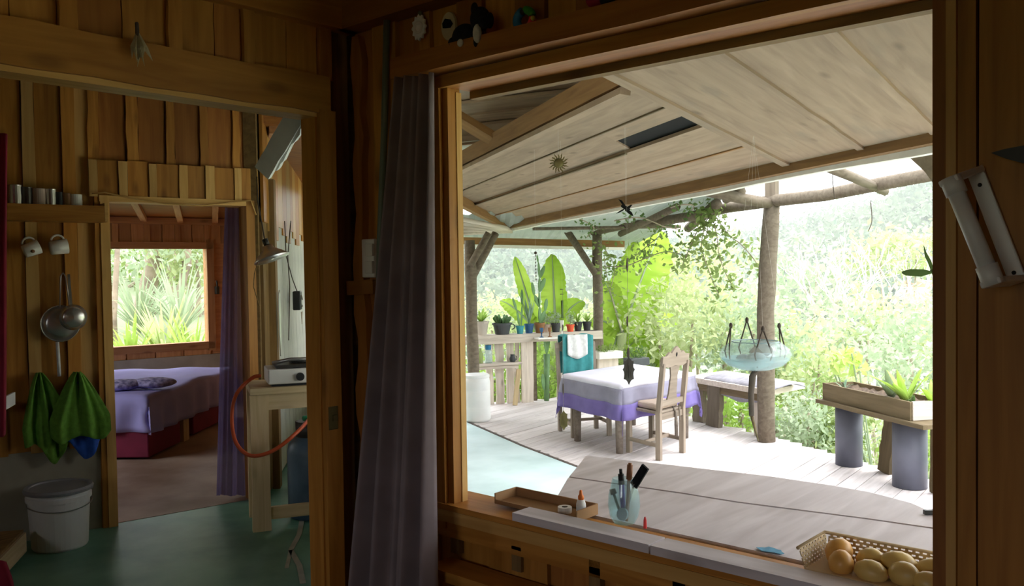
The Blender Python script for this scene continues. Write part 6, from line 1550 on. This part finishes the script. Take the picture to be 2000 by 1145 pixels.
# ---- shrubs and trees beyond the deck, each its own plant
def shrub(name, label, c, r, n, leaf, mat, clusters=40, spread=.2, group='shrubs beyond the deck', asp=.5, stems=3):
    c = V3(c); g = ground_z(c.x, c.y)
    t = thing(name, label, 'shrub', (c.x, c.y, g), group)
    m = MB().quads(leaf_quads(blob_points(c, r, n, clusters, spread), leaf, .4, asp)); f = m.build('foliage', mat, t); f['kind'] = 'stuff'
    for k in range(stems):
        a = 2 * PI * k / max(stems, 1)
        top = c + Vector((math.cos(a) * r[0] * .4, math.sin(a) * r[1] * .4, r[2] * .1)); base = Vector((c.x + .1 * math.cos(a), c.y + .1 * math.sin(a), g - .1))
        MB().tube([base, lerp(base, top, .5) + Vector((.05, .05, 0)), top], [0.05, 0.04, 0.02], 6).build('stem', 'bark', t)
    return t
S_ = [
 ('bushy yellow green shrub below the roof pole left of the banana leaf', (11.942, 8.334, 0.032), (0.75, 0.75, 0.7), 1500, .13, 'leaf_y'),
 ('pale shrub under the big banana leaf', (13.164, 8.467, 0.105), (0.9, 0.9, 0.7), 1600, .14, 'leaf_pale'),
 ('bright shrub directly behind the carved chair', (11.378, 6.731, 0.549), (0.85, 0.85, 0.75), 1700, .12, 'leaf_y'),
 ('tall yellow shrub left of the thick log post', (14.455, 7.796, 0.795), (1.1, 1.1, 1.3), 1900, .16, 'leaf_y'),
 ('leafy shrub behind the hanging glass bowl', (11.982, 6.043, 0.383), (0.75, 0.75, 0.8), 1500, .12, 'leaf_pale'),
 ('green shrub under the plank bench by the post', (10.204, 5.297, -0.451), (0.6, 0.6, 0.45), 1500, .085, 'leaf'),
 ('low shrub at the foot of the thick log post', (10.363, 4.513, -0.521), (0.6, 0.6, 0.45), 1500, .085, 'leaf_pale'),
 ('yellow green shrub right of the thick log post', (12.601, 5.324, -0.090), (0.75, 0.75, 0.8), 1500, .13, 'leaf_y'),
 ('wide pale shrub under the bare white tree', (17.058, 6.331, -0.085), (1.3, 1.3, 0.8), 1900, .16, 'leaf_pale'),
 ('bright shrub behind the planter box', (18.633, 6.072, 0.128), (1.3, 1.3, 0.9), 1900, .17, 'leaf_y'),
 ('shrub at the right window jamb behind the planter', (14.944, 4.196, 0.006), (0.9, 0.9, 0.9), 1500, .14, 'leaf_pale'),
 ('dense shrub between the two pipes of the planter stand', (10.743, 3.623, -0.727), (0.7, 0.7, 0.5), 1500, .085, 'leaf_y'),
 ('shrub below the left pipe of the planter stand', (10.659, 4.180, -0.464), (0.5, 0.5, 0.6), 1300, .085, 'leaf_vine'),
 ('shrub behind the right pipe of the planter stand', (10.703, 2.923, -0.515), (0.6, 0.6, 0.6), 1200, .085, 'leaf'),
 ('tall shrub with pale leaves above the bare white tree', (27.185, 8.560, 1.662), (1.5, 1.5, 0.9), 1500, .22, 'leaf_y'),
 ('rounded shrub far behind the thick log post', (25.127, 10.841, 0.790), (2.0, 2.0, 1.5), 1800, .25, 'leaf_pale'),
 ('shrub behind the beige pot at the left of the rail', (11.995, 11.303, 0.352), (0.9, 0.9, 0.7), 1500, .12, 'leaf_y'),
 ('shrub behind the tall prickly pear cactus', (12.952, 10.972, 0.205), (1.0, 1.0, 0.7), 1500, .13, 'leaf_pale'),
 ('shrub behind the black pots of the rail', (13.118, 10.032, 0.231), (1.0, 1.0, 0.7), 1500, .13, 'leaf_y'),
 ('shrub showing through the gap under the white ledge', (10.445, 8.652, -0.262), (0.7, 0.7, 0.5), 1700, .09, 'leaf'),
 ('shrub behind the slats beside the white barrel', (9.887, 9.280, -0.290), (0.7, 0.7, 0.5), 1400, .09, 'leaf'),
 ('shrub behind the far draped chair', (10.755, 7.700, -0.263), (0.6, 0.6, 0.5), 1400, .09, 'leaf_vine'),
]
for lab, c, r, n, lf, mt in S_: shrub('shrub', lab, c, r, n, lf, mt)
def branch(m, p, d, ln, r, depth, g):
    pts = [p]; q = V3(p)
    for k in range(3):
        d = (d + Vector((g.uniform(-.18, .18), g.uniform(-.18, .18), g.uniform(-.05, .12)))).normalized(); q = q + d * ln / 3; pts.append(q)
    m.tube(pts, [r, r * .85, r * .7, r * .55], 5)
    if depth > 0:
        for k in range(3):
            nd = (d + Vector((g.uniform(-.8, .8), g.uniform(-.8, .8), g.uniform(-.1, .5)))).normalized()
            branch(m, pts[-1 - (k % 2)], nd, ln * g.uniform(.55, .8), r * .55, depth - 1, g)
def bare_tree(label, base, h, seed, r=0.06):
    g = random.Random(seed); base = V3(base); gz = ground_z(base.x, base.y)
    t = thing('bare_tree', label, 'tree', (base.x, base.y, gz), 'bare trees beyond the deck')
    MB().tube([(base.x, base.y, gz - .2), base], [r * 1.4, r], 7).build('trunk', 'pale_bark', t, smooth=True)
    m = MB()
    for k in range(3): branch(m, base, Vector((g.uniform(-.4, .4), g.uniform(-.4, .4), 1)).normalized(), h, r * .8, 3, g)
    m.build('branches', 'pale_bark', t, smooth=True)
bare_tree('leafless white tree right of the thick log post', (18.910, 7.241, -0.490), 1.1, 3)
bare_tree('smaller leafless white tree above the planter box', (21.437, 7.404, -0.585), 1.1, 8)
bare_tree('thin leafless tree near the right window jamb', (23.289, 6.841, -0.184), 0.9, 12, .04)

# ---- banana plants
def banana_leaf(base, tip, w, nrm, sag, t, seed=0):
    g = random.Random(seed); base, tip = V3(base), V3(tip); d = tip - base; nrm = V3(nrm)
    side = d.cross(nrm).normalized(); out = []
    n = 44
    rows = []; mid = []
    for k in range(n + 1):
        v = k / n
        p = base + d * v + nrm * (-sag * v * v) + Vector((0, 0, -sag * .5 * v ** 3))
        ww = w / 2 * (min(1, v * 5) ** .6) * (max(0.02, 1 - v ** 5)) ** .7
        tear = 1 - (0.10 if g.random() < .25 else 0.02 * g.random())
        rip = 0.075 * w * (1 if k % 4 < 2 else -1) * .6
        rows.append([p - side * ww * tear + nrm * (ww * .28 + rip), p - side * ww * .5 + nrm * ww * .12, p, p + side * ww * .5 + nrm * ww * .12, p + side * ww * tear + nrm * (ww * .28 - rip)])
        mid.append(p)
    lf = MB().grid(rows).build('leaf', 'banana', t, smooth=True)
    MB().tube([m_ + nrm * .004 for m_ in mid], [0.028 * (1 - .8 * k / n) for k in range(n + 1)], 5).build('midrib', 'leaf_pale', lf, smooth=True)
def banana(label, base, leaves, seed):
    base = V3(base); gz = ground_z(base.x, base.y)
    t = thing('banana_plant', label, 'plant', (base.x, base.y, gz))
    MB().tube([(base.x, base.y, gz - .1), base], [0.13, 0.08], 10).build('stem', 'leaf_y', t, smooth=True)
    tocam = Vector((-base.x, -base.y, 0)).normalized()
    for k, (tip, w, sag) in enumerate(leaves):
        banana_leaf(base, tip, w, (tocam + Vector((0, 0, .3))).normalized(), sag, t, seed + k)
banana('large banana plant with a broad bright leaf under the roof pole', (11.290, 7.730, 0.440), [((12.000, 7.456, 2.124), 0.90, .1), ((10.974, 7.831, 1.483), 0.4, .3), ((13.139, 7.770, 0.759), .45, .3), ((11.119, 8.242, 0.838), .4, .3)], 4)
banana('banana plant with an upright rounded leaf behind the potted cactus', (10.603, 8.509, 0.535), [((10.681, 8.623, 1.721), 0.42, .05), ((10.995, 8.245, 1.166), .34, .3), ((10.274, 8.593, 0.868), .3, .3)], 14)
banana('banana plant with a narrow slanting leaf behind the chain', (10.721, 8.974, 0.429), [((10.666, 9.394, 1.738), 0.26, .1), ((10.335, 9.442, 1.179), .3, .3)], 24)
banana('broad leaved plant behind the far draped chair', (11.140, 7.875, -0.117), [((11.300, 7.732, 0.759), .42, .1), ((11.674, 7.601, 0.501), .34, .2), ((11.001, 8.060, 0.526), .3, .2)], 34)
banana('broad leaved plant right of the iron leaf mobile', (11.250, 7.149, -0.080), [((11.249, 7.185, 0.697), .34, .1), ((11.417, 6.978, 0.305), .30, .2), ((11.085, 7.357, 0.390), .28, .2)], 44)
# ---- leafy vine along the roof pole
vn_ = thing('hanging_vine', 'green leafy vine trailing down from the roof pole beside the log post', 'vine', (8.666, 4.728, 2.029))
def spline(pts, n):
    pts = [V3(p) for p in pts]; o = []
    for k in range(len(pts) - 1):
        p0, p1, p2, p3_ = pts[max(k - 1, 0)], pts[k], pts[k + 1], pts[min(k + 2, len(pts) - 1)]
        for q in np.linspace(0, 1, n, endpoint=False):
            o.append(0.5 * ((2 * p1) + (-p0 + p2) * q + (2 * p0 - 5 * p1 + 4 * p2 - p3_) * q * q + (-p0 + 3 * p1 - 3 * p2 + p3_) * q ** 3))
    o.append(pts[-1]); return o
strands = [
 [(8.685, 4.707, 2.040), (8.681, 4.551, 1.826), (8.695, 4.378, 1.681), (8.688, 4.228, 1.513), (8.633, 4.133, 1.377)],
 [(8.666, 4.728, 2.029), (8.606, 4.635, 1.799), (8.617, 4.612, 1.576), (8.666, 4.547, 1.351), (8.707, 4.496, 1.238)],
 [(8.646, 4.749, 2.002), (8.547, 4.853, 1.834), (8.485, 4.915, 1.638), (8.423, 4.976, 1.442)],
 [(8.627, 4.770, 1.974), (8.580, 4.809, 1.692), (8.628, 4.744, 1.409), (8.694, 4.657, 1.125)],
 [(8.687, 4.707, 2.114), (8.645, 4.748, 1.973), (8.621, 4.768, 1.804)],
 [(8.553, 4.987, 1.583), (8.663, 5.317, 1.637), (8.844, 5.712, 1.567), (9.180, 6.235, 1.479), (9.663, 6.896, 1.483)],
 [(8.802, 5.470, 1.833), (8.869, 5.691, 1.719), (9.163, 6.107, 1.573)],
 [(9.831, 7.014, 1.624), (9.846, 6.985, 1.341), (9.903, 6.903, 0.916), (9.962, 6.820, 0.562)],
 [(9.945, 7.197, 1.843), (9.921, 6.907, 1.481), (9.863, 6.957, 1.129)],
]
g = np.random.default_rng(5); allP = []
for k, s_ in enumerate(strands):
    sp_ = spline(s_, 6); MB().tube(sp_, 0.006, 4).build('vine_stem', 'bark', vn_, smooth=True)
    A = np.array([tuple(p) for p in sp_]); i = g.integers(0, len(A), 130 if k < 5 else 80)
    allP.append(A[i] + g.normal(size=(len(i), 3)) * (0.075 if k < 5 else 0.09))
f = MB().quads(leaf_quads(np.concatenate(allP), 0.075, .3, .6, g)).build('vine_leaves', 'leaf_vine', vn_); f['kind'] = 'stuff'
# vine under the sheeting
vn2 = thing('sheeting_vine', 'sparse vine growing along the underside of the pale sheeting', 'vine', (8.880, 5.657, 2.025))
allP = []
for k, s_ in enumerate([[(8.641, 6.008, 2.023), (8.619, 5.630, 2.043), (9.591, 5.882, 1.969), (9.946, 5.870, 1.947)], [(8.201, 4.964, 2.104), (8.104, 4.780, 2.119), (8.260, 4.717, 2.112), (8.856, 5.124, 2.054)], [(8.266, 6.260, 2.054), (9.125, 6.665, 1.979), (9.914, 7.377, 1.892)]]):
    sp_ = spline(s_, 6); MB().tube(sp_, 0.008, 4).build('vine_stem', 'bark', vn2)
    A = np.array([tuple(p) for p in sp_]); i = g.integers(0, len(A), 60); allP.append(A[i] + g.normal(size=(60, 3)) * 0.05)
f = MB().quads(leaf_quads(np.concatenate(allP), 0.06, .3, .6, g)).build('vine_leaves', 'leaf_dark', vn2); f['kind'] = 'stuff'
for lab, pts in (('thin wire hanging down beside the dark slanting pole', [(6.582, 2.562, 2.213), (6.773, 2.645, 2.135), (6.979, 2.709, 1.998)]), ('thin dangling twig under the roof pole at right', [(7.784, 2.707, 2.020), (7.787, 2.695, 1.850), (7.763, 2.718, 1.752)])):
    tag(MB().tube(spline(pts, 5), 0.004, 5).build('wire', 'rope', smooth=True), lab, 'wire')

# ================================================================== OUTSIDE THE BEDROOM WINDOW
def grass(label, base, n, ln, w, mat, spread=.8):
    base = V3(base); gz = ground_z(base.x, base.y); base.z = gz
    t = thing('grass_clump', label, 'grass', base, 'grass outside the bedroom window')
    m = blades(MB(), base, n, ln, w, spread, prng, .55, 6); f = m.build('blades', mat, t, smooth=True); f['kind'] = 'stuff'
grass('bright arching grass clump at the middle of the bedroom window', (5.581, 11.163, 0.750), 70, 1.35, .07, 'leaf_y')
grass('grass clump at the right of the bedroom window', (5.626, 10.506, 0.671), 60, 1.15, .06, 'leaf')
grass('broad grass clump at the bottom left of the bedroom window', (5.101, 11.098, 0.650), 50, 1.05, .08, 'leaf')
grass('pale tall grass behind the middle of the bedroom window', (6.664, 12.816, 0.944), 70, 1.6, .06, 'leaf_pale')
grass('pale grass behind the left of the bedroom window', (6.242, 13.291, 0.954), 60, 1.4, .06, 'leaf_pale')
def trunk(label, b0, t0, r, lean=.1):
    b0, t0 = V3(b0), V3(t0); gz = ground_z(b0.x, b0.y)
    t = thing('tree', label, 'tree', (b0.x, b0.y, gz), 'trees outside the bedroom window')
    MB().tube([(b0.x, b0.y, gz - .1), b0, lerp(b0, t0, .5) + Vector((lean, 0, 0)), t0], [r * 1.2, r, r * .9, r * .8], 9).build('trunk', 'trunk_bark', t, smooth=True)
    m = MB().quads(leaf_quads(blob_points(t0, (1.3, 1.3, .8), 700, 20, .25), .16)); f = m.build('crown', 'leaf_pale', t); f['kind'] = 'stuff'
trunk('thick pale tree trunk left of centre in the bedroom window', (7.009, 14.690, 0.982), (7.132, 14.608, 2.303), .16)
trunk('slim leaning tree trunk at the right of the bedroom window', (7.132, 13.798, 0.991), (7.291, 13.675, 2.267), .07)
trunk('thin trunk at the left of the bedroom window', (5.763, 13.072, 0.826), (5.857, 13.027, 2.200), .045, 0)
trunk('small trunk right of the leaning one in the bedroom window', (8.268, 16.291, 1.108), (8.408, 16.189, 2.405), .10, 0)
for lab, c, r, n, lf, mt in [('pale shrub behind the trunks in the bedroom window', (9.036, 18.463, 1.628), (2.2, 2.0, 1.2), 1800, .2, 'leaf_pale'), ('yellow shrub at the upper right of the bedroom window', (7.633, 14.015, 1.630), (.7, .7, .6), 700, .16, 'leaf_y'),
                             ('thicket at the left of the bedroom window', (7.542, 17.115, 1.224), (1.4, 1.4, 1.6), 1500, .16, 'leaf_vine'), ('broad pale shrub at the right of the bedroom window', (9.209, 16.734, 1.023), (1.6, 1.4, 1.0), 1400, .18, 'leaf_pale')]:
    shrub('shrub', lab, c, r, n, lf, mt, group='shrubs outside the bedroom window')

# ---- haze hanging in the valley
hz = MB().box((136, 80, 15), (249, 420, 90)).build('valley_haze', 'haze', org=(140, 80, -30))
tag(hz, 'pale haze hanging over the valley and far hillside', 'haze', kind='stuff')
